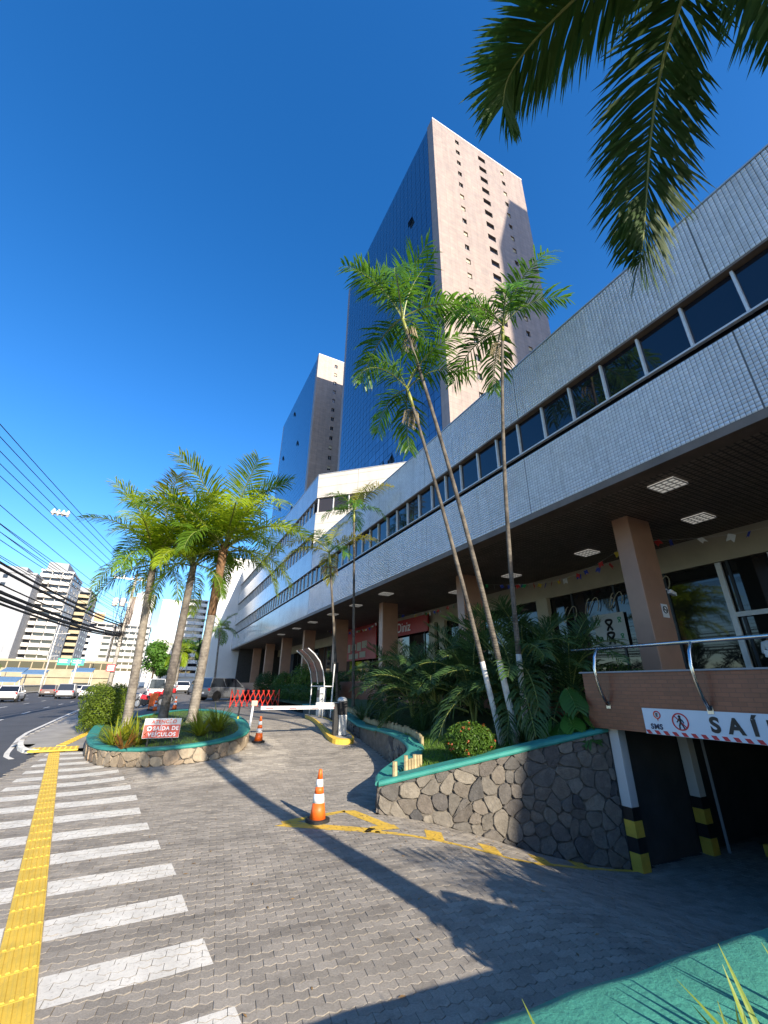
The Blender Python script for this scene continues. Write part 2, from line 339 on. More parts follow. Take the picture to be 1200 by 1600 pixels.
def text_mesh(name, txt, size, m, parent, matrix, bold=.0, width=1.0, shear=0.0, align='LEFT'):
    cu = bpy.data.curves.new(name, 'FONT'); cu.body = txt; cu.size = size; cu.extrude = .002; cu.offset = bold; cu.shear = shear; cu.align_x = align; cu.space_character = width
    t = bpy.data.objects.new(name + '_tmp', cu); COL.objects.link(t); bpy.context.view_layer.update()
    me = bpy.data.meshes.new_from_object(t.evaluated_get(bpy.context.evaluated_depsgraph_get())); bpy.data.objects.remove(t)
    me.materials.clear(); me.materials.append(A[m]); o = bpy.data.objects.new(name, me); COL.objects.link(o); o.parent = parent; o.matrix_local = matrix; return o
def smooth01(a, b, t):
    t = min(1.0, max(0.0, (t - a) / (b - a))); return t * t * (3 - 2 * t)
def g(x, y):
    """height of the made ground: flat crossing, lane rising to the mall, ramp sinking to the garage"""
    rl = .75 * smooth01(9, 19, y) + .2 * smooth01(20, 45, y); rr = .35 * smooth01(12, 45, y); b = smooth01(-1.5, 3.0, x)
    return rr * (1 - b) + rl * b - .85 * smooth01(3.6, 8.4, x) * (1 - smooth01(7.6, 10.0, y))
def inpoly(x, y, P):
    c = False; n = len(P); j = n - 1
    for i in range(n):
        if (P[i][1] > y) != (P[j][1] > y) and x < (P[j][0] - P[i][0]) * (y - P[i][1]) / (P[j][1] - P[i][1]) + P[i][0]: c = not c
        j = i
    return c
def clip(poly, clipper):
    """Sutherland-Hodgman: poly against a convex counter-clockwise clipper"""
    out = list(poly); n = len(clipper)
    for i in range(n):
        ax, ay = clipper[i]; bx, by = clipper[(i + 1) % n]; inp = out; out = []
        if not inp: break
        for k in range(len(inp)):
            p = inp[k]; q = inp[(k + 1) % len(inp)]
            sp = (bx - ax) * (p[1] - ay) - (by - ay) * (p[0] - ax); sq = (bx - ax) * (q[1] - ay) - (by - ay) * (q[0] - ax)
            if sp >= 0: out.append(p)
            if (sp >= 0) != (sq >= 0):
                t = sp / (sp - sq); out.append((p[0] + (q[0] - p[0]) * t, p[1] + (q[1] - p[1]) * t))
    return out
def sheet(name, xs, ys, zf, m, keep=None):
    vv = [(x, y, zf(x, y)) for y in ys for x in xs]; nx = len(xs); ff = []
    for j in range(len(ys) - 1):
        for i in range(nx - 1):
            if keep is None or keep((xs[i] + xs[i + 1]) / 2, (ys[j] + ys[j + 1]) / 2): ff.append((j * nx + i, j * nx + i + 1, (j + 1) * nx + i + 1, (j + 1) * nx + i))
    return struct(MB().add(vv, ff).build(name, m, smooth=True))
def fr(a, b, s):
    n = max(1, int(round((b - a) / s))); return [a + (b - a) * i / n for i in range(n + 1)]

# ------------------------------------------------------------------ ground, road, pavements
far_x = [-4000, -1500, -600, -250, -120, -60, -30]; near_x = fr(-20, 24, 1.0)
gx = far_x + near_x + [40, 80, 150, 300, 700, 1500, 4000]
gy = [-3000, -800, -250, -100, -40, -15] + fr(-6, 50, 1.0) + [60, 80, 110, 150, 220, 350, 600, 1200, 3000, 6000]
sheet('ground', gx, gy, lambda x, y: g(x, y) - .16 - (1.0 if 7.0 < x < 25 and y < 10 else 0), A['earth'])
ROAD = sheet('road', fr(-19, -4.15, 1.2) , [-60, -30, -10, 0] + fr(5, 50, 2.0) + [60, 80, 110, 150, 220, 320], lambda x, y: g(x, y) - .05, A['asphalt'])
sheet('road_apron', fr(-4.15, -2.75, .7), [-60, -20, 0] + fr(3, 25, 1.5), lambda x, y: g(x, y) - .046, A['asphalt'])
sheet('sidewalk', fr(-4.0, -1.55, .35), fr(18.6, 60, .8) + [80, 120, 200, 320], lambda x, y: g(x, y) + .055, A['concrete'], lambda x, y: not (x < -3.2 and y < 20.2))
sheet('far_sidewalk', [-24, -19.2], [-60, 0, 30, 45, 60, 100, 160, 320], lambda x, y: g(-20, y) + .06, A['concrete'])
# kerb stones, white painted at the corner
kb = thing('kerb', 'pale concrete kerb stones edging the sidewalk beside the road', 'kerb')
kpath = [(-2.95, 18.55), (-3.3, 18.9), (-3.55, 19.5), (-3.75, 20.3), (-3.95, 21.4)] + [(-4.05 - .006 * i, 22.4 + i) for i in range(0, 40)]
for i in range(len(kpath) - 1):
    (x0, y0), (x1, y1) = kpath[i], kpath[i + 1]; d = Vector((x1 - x0, y1 - y0)); d.normalize(); n = Vector((-d.y, d.x)) * .08
    q = [(x0 + n.x + d.x * .008, y0 + n.y + d.y * .008), (x0 - n.x + d.x * .008, y0 - n.y + d.y * .008), (x1 - n.x - d.x * .008, y1 - n.y - d.y * .008), (x1 + n.x - d.x * .008, y1 + n.y - d.y * .008)]
    z = g(x0, y0); MB().prism(q[::-1], z - .12, z + .075).build('kerb_stone', 'white_paint' if i < 4 else 'concrete', kb, bevel=.012)
# road paint
def road_line(name, pts, w, m, dz=-.042, parent=None):
    b = MB()
    for i in range(len(pts) - 1):
        (x0, y0), (x1, y1) = pts[i], pts[i + 1]; d = Vector((x1 - x0, y1 - y0)).normalized(); n = Vector((-d.y, d.x)) * w / 2
        b.add([(x0 - n.x, y0 - n.y, g(x0, y0) + dz), (x0 + n.x, y0 + n.y, g(x0, y0) + dz), (x1 + n.x, y1 + n.y, g(x1, y1) + dz), (x1 - n.x, y1 - n.y, g(x1, y1) + dz)], [(3, 2, 1, 0)])
    return struct(b.build(name, m, parent if parent is not None else ROAD))
road_line('edge_line', [(-3.35, 17.6), (-3.62, 18.2), (-3.78, 19.0), (-4.0, 20.6), (-4.35, 23.0)] + [(-4.5 - .004 * i, 25 + 2 * i) for i in range(0, 35)], .14, A['white_paint'])
for lx in (-7.05, -9.9, -12.8, -15.6):
    for y in range(6, 200, 6 if lx > -8 else 7):
        yy = y + (2 if lx < -8 else 0)
        road_line('lane_dash', [(lx, yy), (lx, yy + 2.1)], .13, A['white_paint'])
# ---- paver field
ISL = [(-1.95, 25.5), (-1.85, 22), (-1.72, 19), (-1.5, 17.2), (-1.25, 15.85), (-.82, 14.85), (-.2, 14.1), (.3, 13.68), (1.1, 13.35), (1.75, 13.36), (2.3, 13.62), (2.7, 14.1), (2.92, 14.9), (2.95, 16.5), (2.85, 19), (2.4, 22), (1.2, 25), (-.4, 26.2)]
W1 = [(4.02, 8.02), (8.15, 6.2)]                                     # stone wall along the ramp
W2 = [(4.02, 8.02), (4.25, 8.5), (4.9, 9.0), (5.5, 9.4), (5.9, 10.1), (6.2, 11.1), (6.38, 12.2), (6.48, 13.6), (6.62, 15.0), (6.85, 16.6), (7.1, 18.5), (7.3, 20.5), (7.4, 24), (7.4, 30), (7.4, 46)]
BED = W2[::-1] + [(8.15, 6.2), (10.6, 6.35), (10.6, 46)]
DRIVE = [(-2.78, 1.0), (.5, 1.0), (.5, 1.92), (10.0, 1.78), (14, 1.78), (14, 6.1), (8.2, 6.12), (8.15, 6.2), (4.02, 8.02)] + W2[1:11] + [(7.0, 20), (2.9, 20), (2.95, 16.5)] + ISL[11:3:-1] + [(-1.5, 18.3), (-2.9, 18.3)]
drive = sheet('driveway', fr(-2.78, 22.5, .45), fr(-6, 20, .45) + fr(21, 60, 1.3) + [80, 120, 200], lambda x, y: g(x, y) - .0055 - (.7 if inpoly(x, y, BED) else 0), A['joint_sand'],
              lambda x, y: (y < 18.2 or x > 2.4 or (y > 26 and x > -1.5)) and (x < 7.4 or y < 6.6) and not (inpoly(x, y, ISL)))
lane = sheet('service_lane', fr(-1.5, 8.6, .7), fr(19.6, 60, 1.3) + [80, 120, 200], lambda x, y: g(x, y) + .004, gridmat('lane_pavers', (.24, .22, .19), (.12, .105, .085), .22, .11, 'XY', .85, .1, .5, .2, .3, .3),
             lambda x, y: not inpoly(x, y, BED) and not inpoly(x, y, ISL) and not (y < 26.5 and x < 2.6))
rnd = random.Random(4)
PW, PH, GAP = .19, .097, .004
def tri(t): t = t % 1.0; return 4 * abs(t - .5) - 1
def warp(x, y): return (x + .011 * tri(y / PH / 1.0 + .25), y + .0135 * tri(x / (PW / 2)))
pav_ang = R(-7.0); ca, sa = math.cos(pav_ang), math.sin(pav_ang)
SAND = [(-.9, 12.6), (.3, 11.7), (1.8, 11.3), (3.3, 11.7), (3.9, 13.2), (3.7, 16), (2.9, 16), (2.7, 14.1), (1.2, 13.2)]
pavers = []
for r_ in range(-10, 220):
    for c_ in range(-46, 88):
        u0 = c_ * PW + (PW / 2 if r_ % 2 else 0); v0 = r_ * PH; cx, cy = u0 + PW / 2, v0 + PH / 2
        wx, wy = cx * ca - cy * sa, cx * sa + cy * ca
        if not (-2.8 < wx < 12 and 1.2 < wy < 20.0): continue
        if wx - .2 > wy * 2.6 + 5.5: continue
        if not inpoly(wx, wy, DRIVE): continue
        i_ = GAP / 2; a, b, c, d = u0 + i_, u0 + PW - i_, v0 + i_, v0 + PH - i_
        near = wx * wx + wy * wy < 150
        if near: us = [(a, c), (a + PW * .25, c), (a + PW * .5, c), (a + PW * .75, c), (b, c), (b, (c + d) / 2), (b, d), (a + PW * .75, d), (a + PW * .5, d), (a + PW * .25, d), (a, d), (a, (c + d) / 2)]
        else: us = [(a, c), ((a + b) / 2, c), (b, c), (b, d), ((a + b) / 2, d), (a, d)]
        poly = []
        for (u, v) in us:
            u, v = warp(u, v); poly.append((u * ca - v * sa, u * sa + v * ca))
        pavers.append((math.hypot(wx - .4, wy - .2) , wx, wy, poly, rnd.random(), rnd.uniform(-.0025, .0025) + .002 * math.sin(wx * 3.1) * math.cos(wy * 2.3)))
pavers.sort(key=lambda p: p[0])
def visible(x, y, z):
    v = (x, y, z - CAM_H); c = [sum(M[k][i] * v[k] for k in range(3)) for i in range(3)]
    return c[2] > .2 and abs(c[0] / c[2]) < 600 / 646 and abs(c[1] / c[2]) < 800 / 646
def paver_geo(b, poly, jz, ox=0, oy=0, oz=0):
    n = len(poly); top = [(x - ox, y - oy, g(x, y) + jz - oz) for x, y in poly]
    cxm = sum(p[0] for p in top) / n; cym = sum(p[1] for p in top) / n
    tin = [(cxm + (p[0] - cxm) * .965, cym + (p[1] - cym) * .94, p[2] + .0018) for p in top]
    low = [(p[0], p[1], p[2] - .008) for p in top]
    b.add(tin + top + low, [tuple(range(n))] + [(n + i, n + (i + 1) % n, (i + 1) % n, i) for i in range(n)] + [(2 * n + i, 2 * n + (i + 1) % n, n + (i + 1) % n, n + i) for i in range(n)])
    return 1 + 2 * n
def shade_attr(me, vals):
    at = me.attributes.new('shade', 'FLOAT', 'FACE'); at.data.foreach_set('value', vals)
single = 0; big, sand = (MB(), []), (MB(), [])
for (dist, wx, wy, poly, sh, jz) in pavers:
    if single < 300 and visible(wx, wy, 0):
        b = MB(); k = paver_geo(b, poly, jz, wx, wy, g(wx, wy)); o = b.build('paver', 'paver', drive, loc=(wx, wy, g(wx, wy))); shade_attr(o.data, [sh] * k); single += 1
    else:
        t_ = sand if inpoly(wx, wy, SAND) else big
        t_[1].extend([sh] * paver_geo(t_[0], poly, jz))
for (b, s), m, n in ((big, 'paver', 'pavers'), (sand, 'paver_sand', 'sand_coloured_pavers')):
    o = stuff(b.build(n, m, drive)); shade_attr(o.data, s)
def painted(name, quad, m, dz=.0036):
    """paint laid on the pavers: each paver's top clipped to the painted shape, so that the joints stay open"""
    b = MB(); xs = [p[0] for p in quad]; ys = [p[1] for p in quad]; x0, x1, y0, y1 = min(xs) - .25, max(xs) + .25, min(ys) - .25, max(ys) + .25
    area = sum(quad[i][0] * quad[(i + 1) % len(quad)][1] - quad[(i + 1) % len(quad)][0] * quad[i][1] for i in range(len(quad)))
    q = quad if area > 0 else quad[::-1]
    for (_, wx, wy, poly, sh, jz) in pavers:
        if x0 < wx < x1 and y0 < wy < y1:
            c = clip(poly, q)
            if len(c) > 2: b.add([(x, y, g(x, y) + jz + dz) for x, y in c], [tuple(range(len(c)))])
    if b.f: return b.build(name, m, drive)
def strip_x(y): return -.63 - .145 * (y - 5.83)
for i in range(-1, 14):
    y0 = 4.63 + 1.0 * i; y1 = y0 + .42
    xr = .86 - .13 * (y0 - 4.7); xl = -2.15 - .035 * (y0 - 5)
    jr = rnd.uniform(-.05, .05)
    if i > 8: xr = min(xr, -.42 - (i - 9) * .16)
    painted('crosswalk_stripe', [(strip_x(y0) + .15, y0), (xr + jr, y0 + .03), (xr + jr - .04, y1 + .03), (strip_x(y1) + .15, y1)], 'white_paint')
    painted('crosswalk_stripe', [(xl, y0 - .04), (strip_x(y0) - .15, y0), (strip_x(y1) - .15, y1), (xl, y1 - .04)], 'white_paint')
# tactile guide tiles
tact = thing('tactile_path', 'yellow ribbed tactile paving strip running through the white crosswalk stripes', 'tactile paving', (0, 0, 0))
tb = MB(); TW, TL = .28, .40
tb.box(-TW / 2, TW / 2, 0, TL - .006, -.01, .006)
for k in range(5):
    xx = -TW / 2 + .03 + k * .055; tb.add([(xx - .017, .015, .006), (xx + .017, .015, .006), (xx + .017, TL - .02, .006), (xx - .017, TL - .02, .006), (xx - .010, .022, .0125), (xx + .010, .022, .0125), (xx + .010, TL - .027, .0125), (xx - .010, TL - .027, .0125)],
        [(4, 5, 6, 7), (0, 1, 5, 4), (1, 2, 6, 5), (2, 3, 7, 6), (3, 0, 4, 7)])
tme = tb.mesh('tactile_tile', 'yellow_tactile')
for i in range(0, 42):
    y = 2.0 + i * .4 * math.cos(.145)
    if y > 18.1: break
    link('tactile_tile', tme, tact, (strip_x(y), y, g(strip_x(y), y) + .010), (0, 0, math.atan(.145)))
sb = MB(); sb.box(-.66, .66, -.45, .45, -.03, .012)
for i in range(9):
    for j in range(6): sb.lathe([(.03, .012), (.026, .018), (.016, .022)], 6, (-.58 + i * .145, -.36 + j * .145, 0))
sb.build('alert_plate', 'yellow_tactile', tact, loc=(-2.52, 18.75, g(-2.5, 18.7) + .05), rotz=R(4))
for i in range(20):
    t = i / 20; y = 19.4 + i * .42; x = -2.45 + .55 * math.sin(t * 1.5)
    link('tactile_tile', tme, tact, (x, y, g(x, y) + .066), (0, 0, -math.atan(.55 * 1.5 * math.cos(t * 1.5) / 8.4)))
# yellow no-stopping marks by the ramp wall
YM = [[(2.15, 8.02), (3.55, 7.0), (3.66, 7.16), (2.5, 8.12)], [(2.3, 8.05), (3.5, 8.3), (3.55, 8.45), (2.3, 8.22)], [(3.45, 8.42), (3.7, 8.35), (3.95, 7.25), (3.7, 7.3)], [(3.3, 7.12), (3.95, 7.1), (3.98, 7.35), (3.55, 7.35)]]
ln = [(3.5, 7.08), (3.95, 6.74), (4.35, 6.43), (4.75, 6.12), (5.15, 5.86), (5.6, 5.85), (6.2, 6.05), (6.8, 6.2), (7.4, 6.28), (7.9, 6.2), (8.35, 6.08)]
for i in range(len(ln) - 1):
    (x0, y0), (x1, y1) = ln[i], ln[i + 1]; d = Vector((x1 - x0, y1 - y0)).normalized(); n = Vector((-d.y, d.x)) * .055
    YM.append([(x0 - n.x, y0 - n.y), (x1 - n.x, y1 - n.y), (x1 + n.x, y1 + n.y), (x0 + n.x, y0 + n.y)])
for (x, y) in ((4.25, 6.6), (4.95, 6.12), (5.9, 6.05), (7.0, 6.3)): YM.append([(x - .14, y - .08), (x + .12, y - .16), (x + .42, y + .38), (x + .14, y + .46)])
for q in YM: painted('yellow_marking', q, 'yellow_paint', .005)

lb = MB(); rs = random.Random(19)
for _ in range(420):
    x, y = rs.choice(((rs.uniform(-2, 6), rs.uniform(3, 12)), (rs.uniform(3.0, 7.5), rs.uniform(5.6, 7.6)), (rs.uniform(-1.5, 3.2), rs.uniform(12.2, 14.2))))
    if not inpoly(x, y, DRIVE): continue
    a, l = rs.uniform(0, 6.28), rs.uniform(.012, .035); u = (math.cos(a) * l, math.sin(a) * l); w = (-u[1] * .35, u[0] * .35); z = g(x, y) + .009
    lb.add([(x - u[0], y - u[1], z), (x + w[0], y + w[1], z + .006), (x + u[0], y + u[1], z + .002), (x - w[0], y - w[1], z + .003)], [(3, 2, 1, 0)])
A['litter'] = mat('leaf_litter', (.30, .17, .06), .9, var=.6, vscale=1.5, space='World', col2=(.10, .07, .035))
tag(stuff(lb.build('leaf_litter', 'litter')), 'dry brown leaf bits scattered over the pavers', 'leaf litter')

# ------------------------------------------------------------------ stone walls with coping
def path_len(P):
    L = [0]
    for i in range(len(P) - 1): L.append(L[-1] + math.hypot(P[i + 1][0] - P[i][0], P[i + 1][1] - P[i][1]))
    return L
def path_at(P, L, u):
    u = min(max(u, 0), L[-1] - 1e-6); i = 0
    while L[i + 1] < u: i += 1
    t = (u - L[i]) / (L[i + 1] - L[i]); p, q = P[i], P[i + 1]; d = Vector((q[0] - p[0], q[1] - p[1])).normalized()
    return p[0] + (q[0] - p[0]) * t, p[1] + (q[1] - p[1]) * t, d
def resample(P, s):
    L = path_len(P); return [path_at(P, L, L[-1] * i / max(1, int(L[-1] / s)))[:2] for i in range(max(1, int(L[-1] / s)) + 1)]
def chaikin(P, n=2, closed=False):
    for _ in range(n):
        Q = [] if closed else [P[0]]
        for i in range(len(P) if closed else len(P) - 1):
            a, b = P[i], P[(i + 1) % len(P)]; Q += [tuple(a[k] * .75 + b[k] * .25 for k in range(len(a))), tuple(a[k] * .25 + b[k] * .75 for k in range(len(a)))]
        P = Q if closed else Q + [P[-1]]
    return P
def stone_wall(parent, P, side, zt, zb, size, seed, m, u_range=None, depth=.045):
    """stones set on the face of path P; side = +1: face on the left of the direction of travel"""
    rs = random.Random(seed); L = path_len(P); tot = L[-1]; u0, u1 = u_range or (0, tot); seeds = []
    nu = int((u1 - u0) / size) + 1
    for i in range(-1, nu + 2):
        for j in range(-1, 9):
            seeds.append((u0 + (i + (.5 if j % 2 else 0) + rs.uniform(-.34, .34)) * size, -1.0 + (j + rs.uniform(-.34, .34)) * size * .82 + .2 * 0))
    n_ = 0
    # vertical offset so the rows cover the wall
    zmin = min(zb(*path_at(P, L, u0 + (u1 - u0) * k / 12)[:2]) for k in range(13)); zmax = max(zt(*path_at(P, L, u0 + (u1 - u0) * k / 12)[:2]) for k in range(13))
    rows = int((zmax - zmin) / (size * .82)) + 2; seeds = []
    for i in range(-1, nu + 2):
        for j in range(-1, rows + 1):
            seeds.append((u0 + (i + (.5 if j % 2 else 0) + rs.uniform(-.44, .44)) * size, zmin + (j + .5 + rs.uniform(-.44, .44)) * size * .82))
    seeds = [q for q in seeds if rs.random() > .14]
    for k, (su, sv) in enumerate(seeds):
        if not (u0 - size < su < u1 + size): continue
        cell = [(su - size * 1.3, sv - size * 1.3), (su + size * 1.3, sv - size * 1.3), (su + size * 1.3, sv + size * 1.3), (su - size * 1.3, sv + size * 1.3)]
        for q, (tu, tv) in enumerate(seeds):
            if q == k or abs(tu - su) > size * 2.6 or abs(tv - sv) > size * 2.6: continue
            mu, mv = (su + tu) / 2, (sv + tv) / 2; du, dv = tu - su, tv - sv
            out = []
            for i in range(len(cell)):
                p, r = cell[i], cell[(i + 1) % len(cell)]; a = (p[0] - mu) * du + (p[1] - mv) * dv; b = (r[0] - mu) * du + (r[1] - mv) * dv
                if a <= 0: out.append(p)
                if (a <= 0) != (b <= 0):
                    t = a / (a - b); out.append((p[0] + (r[0] - p[0]) * t, p[1] + (r[1] - p[1]) * t))
            cell = out
            if len(cell) < 3: break
        if len(cell) < 3: continue
        xa, ya, _ = path_at(P, L, max(u0, su - size)); xb, yb, _ = path_at(P, L, min(u1, su + size)); ua, ub = max(u0, su - size), min(u1, su + size)
        if ub - ua < .02: continue
        ta, tb_, ba, bb = zt(xa, ya), zt(xb, yb), zb(xa, ya), zb(xb, yb)
        ext = lambda a, b, u: a + (b - a) * (u - ua) / (ub - ua)
        cell = clip(cell, [(u0, ext(ba, bb, u0)), (u1, ext(ba, bb, u1)), (u1, ext(ta, tb_, u1)), (u0, ext(ta, tb_, u0))])
        if len(cell) < 3: continue
        cu = sum(p[0] for p in cell) / len(cell); cv = sum(p[1] for p in cell) / len(cell)
        ar = abs(sum(cell[i][0] * cell[(i + 1) % len(cell)][1] - cell[(i + 1) % len(cell)][0] * cell[i][1] for i in range(len(cell)))) / 2
        if ar < size * size * .08: continue
        # round the corners
        cell = chaikin([tuple(p) for p in cell], 1, True); cell = [(p[0] + rs.uniform(-.009, .009), p[1] + rs.uniform(-.009, .009)) for p in cell]
        x, y, d = path_at(P, L, cu); nrm = Vector((-d.y, d.x)) * side; dep = depth * rs.uniform(.6, 1.3); tu_, tv_ = rs.uniform(-.12, .12), rs.uniform(-.12, .12)
        def P3(p, sc, h):
            uu = cu + (p[0] - cu) * sc; vv = cv + (p[1] - cv) * sc
            px, py, dd = path_at(P, L, uu); hh = h + (uu - cu) * tu_ * (h > 0) + (vv - cv) * tv_ * (h > 0)
            nn = Vector((-dd.y, dd.x)) * side
            return (px + nn.x * hh - x, py + nn.y * hh - y, vv - cv)
        n = len(cell); vv = [P3(p, .975, -.03) for p in cell] + [P3(p, .968, dep * .6) for p in cell] + [P3(p, .90, dep * rs.uniform(.85, 1.15)) for p in cell] + [P3((cu, cv), 1, dep * 1.08)]
        ff = [(i, (i + 1) % n, n + (i + 1) % n, n + i) for i in range(n)] + [(n + i, n + (i + 1) % n, 2 * n + (i + 1) % n, 2 * n + i) for i in range(n)] + [(2 * n + i, 2 * n + (i + 1) % n, 3 * n) for i in range(n)]
        if side > 0: ff = [f[::-1] for f in ff]
        MB().add(vv, ff).build('stone', m, parent, smooth=False, loc=(x, y, cv)); n_ += 1
    return n_
def wall_core(P, side, zt, zb, thick, m, name, parent):
    Q = resample(P, .3); L = path_len(Q); b = MB(); vv = []
    for i in range(len(Q)):
        x, y, d = path_at(Q, L, L[i]); n = Vector((-d.y, d.x)) * side
        vv += [(x - n.x * .012, y - n.y * .012, zb(x, y) - .25), (x - n.x * .012, y - n.y * .012, zt(x, y)), (x - n.x * thick, y - n.y * thick, zt(x, y)), (x - n.x * thick, y - n.y * thick, zb(x, y) - .25)]
    ff = []
    for i in range(len(Q) - 1):
        for k in range(3): ff.append((i * 4 + k, i * 4 + k + 1, i * 4 + 4 + k + 1, i * 4 + 4 + k))
    ff += [(0, 1, 2, 3), tuple(len(vv) - 4 + k for k in (3, 2, 1, 0))]
    return b.add(vv, ff).build(name, m, parent)
def coping(P, side, zt, over, thick, h, m, parent):
    """painted coping with rounded edges swept along P"""
    Q = resample(P, .18); L = path_len(Q); vv = []
    prof = [(over, .0), (over + .015, h * .35), (over, h * .8), (over - .03, h), (-thick + .03, h), (-thick - .0, h * .8), (-thick - .015, h * .3), (-thick, 0)]
    k = len(prof)
    for i in range(len(Q)):
        x, y, d = path_at(Q, L, L[i])
        if 0 < i < len(Q) - 1:
            d = (Vector(Q[i + 1]) - Vector(Q[i - 1])).normalized()
        n = Vector((-d.y, d.x)) * side
        vv += [(x + n.x * o, y + n.y * o, zt(x, y) + z) for o, z in prof]
    ff = [(i * k + j, i * k + (j + 1) % k, (i + 1) * k + (j + 1) % k, (i + 1) * k + j) for i in range(len(Q) - 1) for j in range(k)]
    ff += [tuple(range(k)), tuple((len(Q) - 1) * k + j for j in range(k))[::-1]]
    return MB().add(vv, ff).build('coping', m, parent, smooth=False)
# ramp wall
w1 = thing('stone_wall', 'field stone retaining wall with teal coping rising beside the garage ramp', 'wall', (0, 0, 0))
z1t = lambda x, y: .41 + (x - 4.02) / 4.13 * .92
wall_core(W1, -1, z1t, g, .38, 'mortar', 'core', w1)
stone_wall(w1, W1, -1, z1t, g, .27, 3, A['stone'], depth=.035)
coping(W1, -1, z1t, .05, .36, .085, A['teal_paint'], w1)
# curved planter wall along the entry lane
w2 = thing('planter_wall', 'low curved stone planter wall with teal coping behind the boom gate', 'wall', (0, 0, 0))
z2t = lambda x, y: max(.41, .41 + .17 * (x - 4.0)) if y < 13 else max(.8, g(x, y) + .34)
W2s = chaikin(W2[:13], 2)
wall_core(W2s, 1, z2t, g, .36, 'mortar', 'core', w2)
stone_wall(w2, W2s, 1, z2t, g, .26, 5, A['stone'], (0, 13.5), .035)
coping(W2s, 1, z2t, .05, .34, .08, A['teal_paint'], w2)
# palm island
isl = thing('island_planter', 'rounded stone island planter with teal coping holding three palms', 'planter', (0, 0, 0))
ISLs = chaikin(ISL, 2, True); ISLs.append(ISLs[0])
zit = lambda x, y: g(x, y) + .36 if y < 16 else g(x, 16) * .5 + g(x, y) * .5 + .36
wall_core(ISLs, -1, zit, g, .3, 'mortar', 'core', isl)
half = path_len(ISLs)
stone_wall(isl, ISLs, -1, zit, g, .36, 8, A['stone_warm'], (3.0, half[-1] * .62), .03)
coping(ISLs, -1, zit, .03, .30, .08, A['teal_paint'], isl)
icx, icy = .6, 19.5
ib = MB(); ring = [(icx + (x - icx) * .9, icy + (y - icy) * .955) for x, y in ISLs[:-1]]
rings = [[(icx + (x - icx) * s, icy + (y - icy) * s) for x, y in ring] for s in (1, .75, .45, .15)]
vv = [(x, y, zit(x, y) + .03 + (1 - s) * .06) for s, rg in zip((1, .75, .45, .15), rings) for x, y in rg]; n = len(ring)
ff = [(k * n + i, k * n + (i + 1) % n, (k + 1) * n + (i + 1) % n, (k + 1) * n + i) for k in range(3) for i in range(n)] + [tuple(3 * n + i for i in range(n))]
ib.add(vv, ff).build('turf_bed', 'turf', isl, smooth=True)
# soil of the big planter
soilz = lambda x, y: (min(1.42, .40 + .17 * (x - 4.0)) if y < 13 else max(min(1.42, .40 + .17 * (x - 4)), g(x, y) + .30)) + .02 * math.sin(x * 5) * math.sin(y * 4)
W1in = [(4.35, 8.1), (8.3, 6.4)]
BEDin = [(x + .18, y + (.12 if y < 10 else 0)) for x, y in W2[::-1]] + [(8.3, 6.35), (10.6, 6.35), (10.6, 46)]
sheet('planting_bed', fr(4.0, 10.6, .2), fr(6.2, 26, .2) + fr(27, 46, 1), soilz, A['turf'], lambda x, y: inpoly(x, y, BEDin) and (y > 8.35 - .44 * (x - 4) or x > 8.2))
def blades(name, n, area, zf, h, w, m, seed, parent=None, lean=.5):
    rs = random.Random(seed); b = MB(); xs = [p[0] for p in area]; ys = [p[1] for p in area]; k = 0
    while k < n:
        x, y = rs.uniform(min(xs), max(xs)), rs.uniform(min(ys), max(ys))
        if not inpoly(x, y, area): continue
        k += 1; a = rs.uniform(0, 6.28); hh = h * rs.uniform(.5, 1.3); z = zf(x, y) - .005; dx, dy = math.cos(a) * w, math.sin(a) * w; lx, ly = rs.uniform(-lean, lean) * hh, rs.uniform(-lean, lean) * hh
        b.add([(x - dx, y - dy, z), (x + dx, y + dy, z), (x + dx * .6 + lx * .4, y + dy * .6 + ly * .4, z + hh * .6), (x + lx, y + ly, z + hh)], [(0, 1, 2), (0, 2, 3)])
    return stuff(b.build(name, m, parent))
tag(blades('grass', 9000, ring, lambda x, y: zit(x, y) + .04, .055, .006, 'grass', 1), 'short lawn covering the palm island', 'grass')
tag(blades('grass', 9000, [(4.25, 8.3), (5.2, 7.75), (6.5, 7.25), (7.6, 6.9), (7.4, 9.5), (6.4, 11.8), (6.0, 9.9), (5.0, 8.9)], soilz, .07, .006, 'grass', 2), 'lawn on the raised bed behind the ramp wall', 'grass')
# bamboo edging
bam = thing('bamboo_edging', 'edging of upright cut bamboo stakes along the curved planter', 'edging')
def stake(x, y, z, h, r):
    b = MB(); b.tube([(0, 0, -.1), (0, 0, h * .33), (0, 0, h * .66), (0, 0, h)], [r, r * 1.02, r, r * .96], 7); b.build('stake', 'bamboo', bam, loc=(x, y, z))
rs = random.Random(6); Q = resample([(x + .42, y + (.1 if y > 9.8 else .0)) for x, y in W2s if y > 9.75], .088)
for (x, y) in Q:
    if y < 18: stake(x + rs.uniform(-.01, .01), y, z2t(x - .4, y), .22 + rs.uniform(-.03, .05), .042)
for k in range(6): stake(4.72 + k * .088, 8.22 + k * .035, .47, .33 + rs.uniform(-.03, .05), .043)
stake(4.34, 7.98, .46, .33, .05)
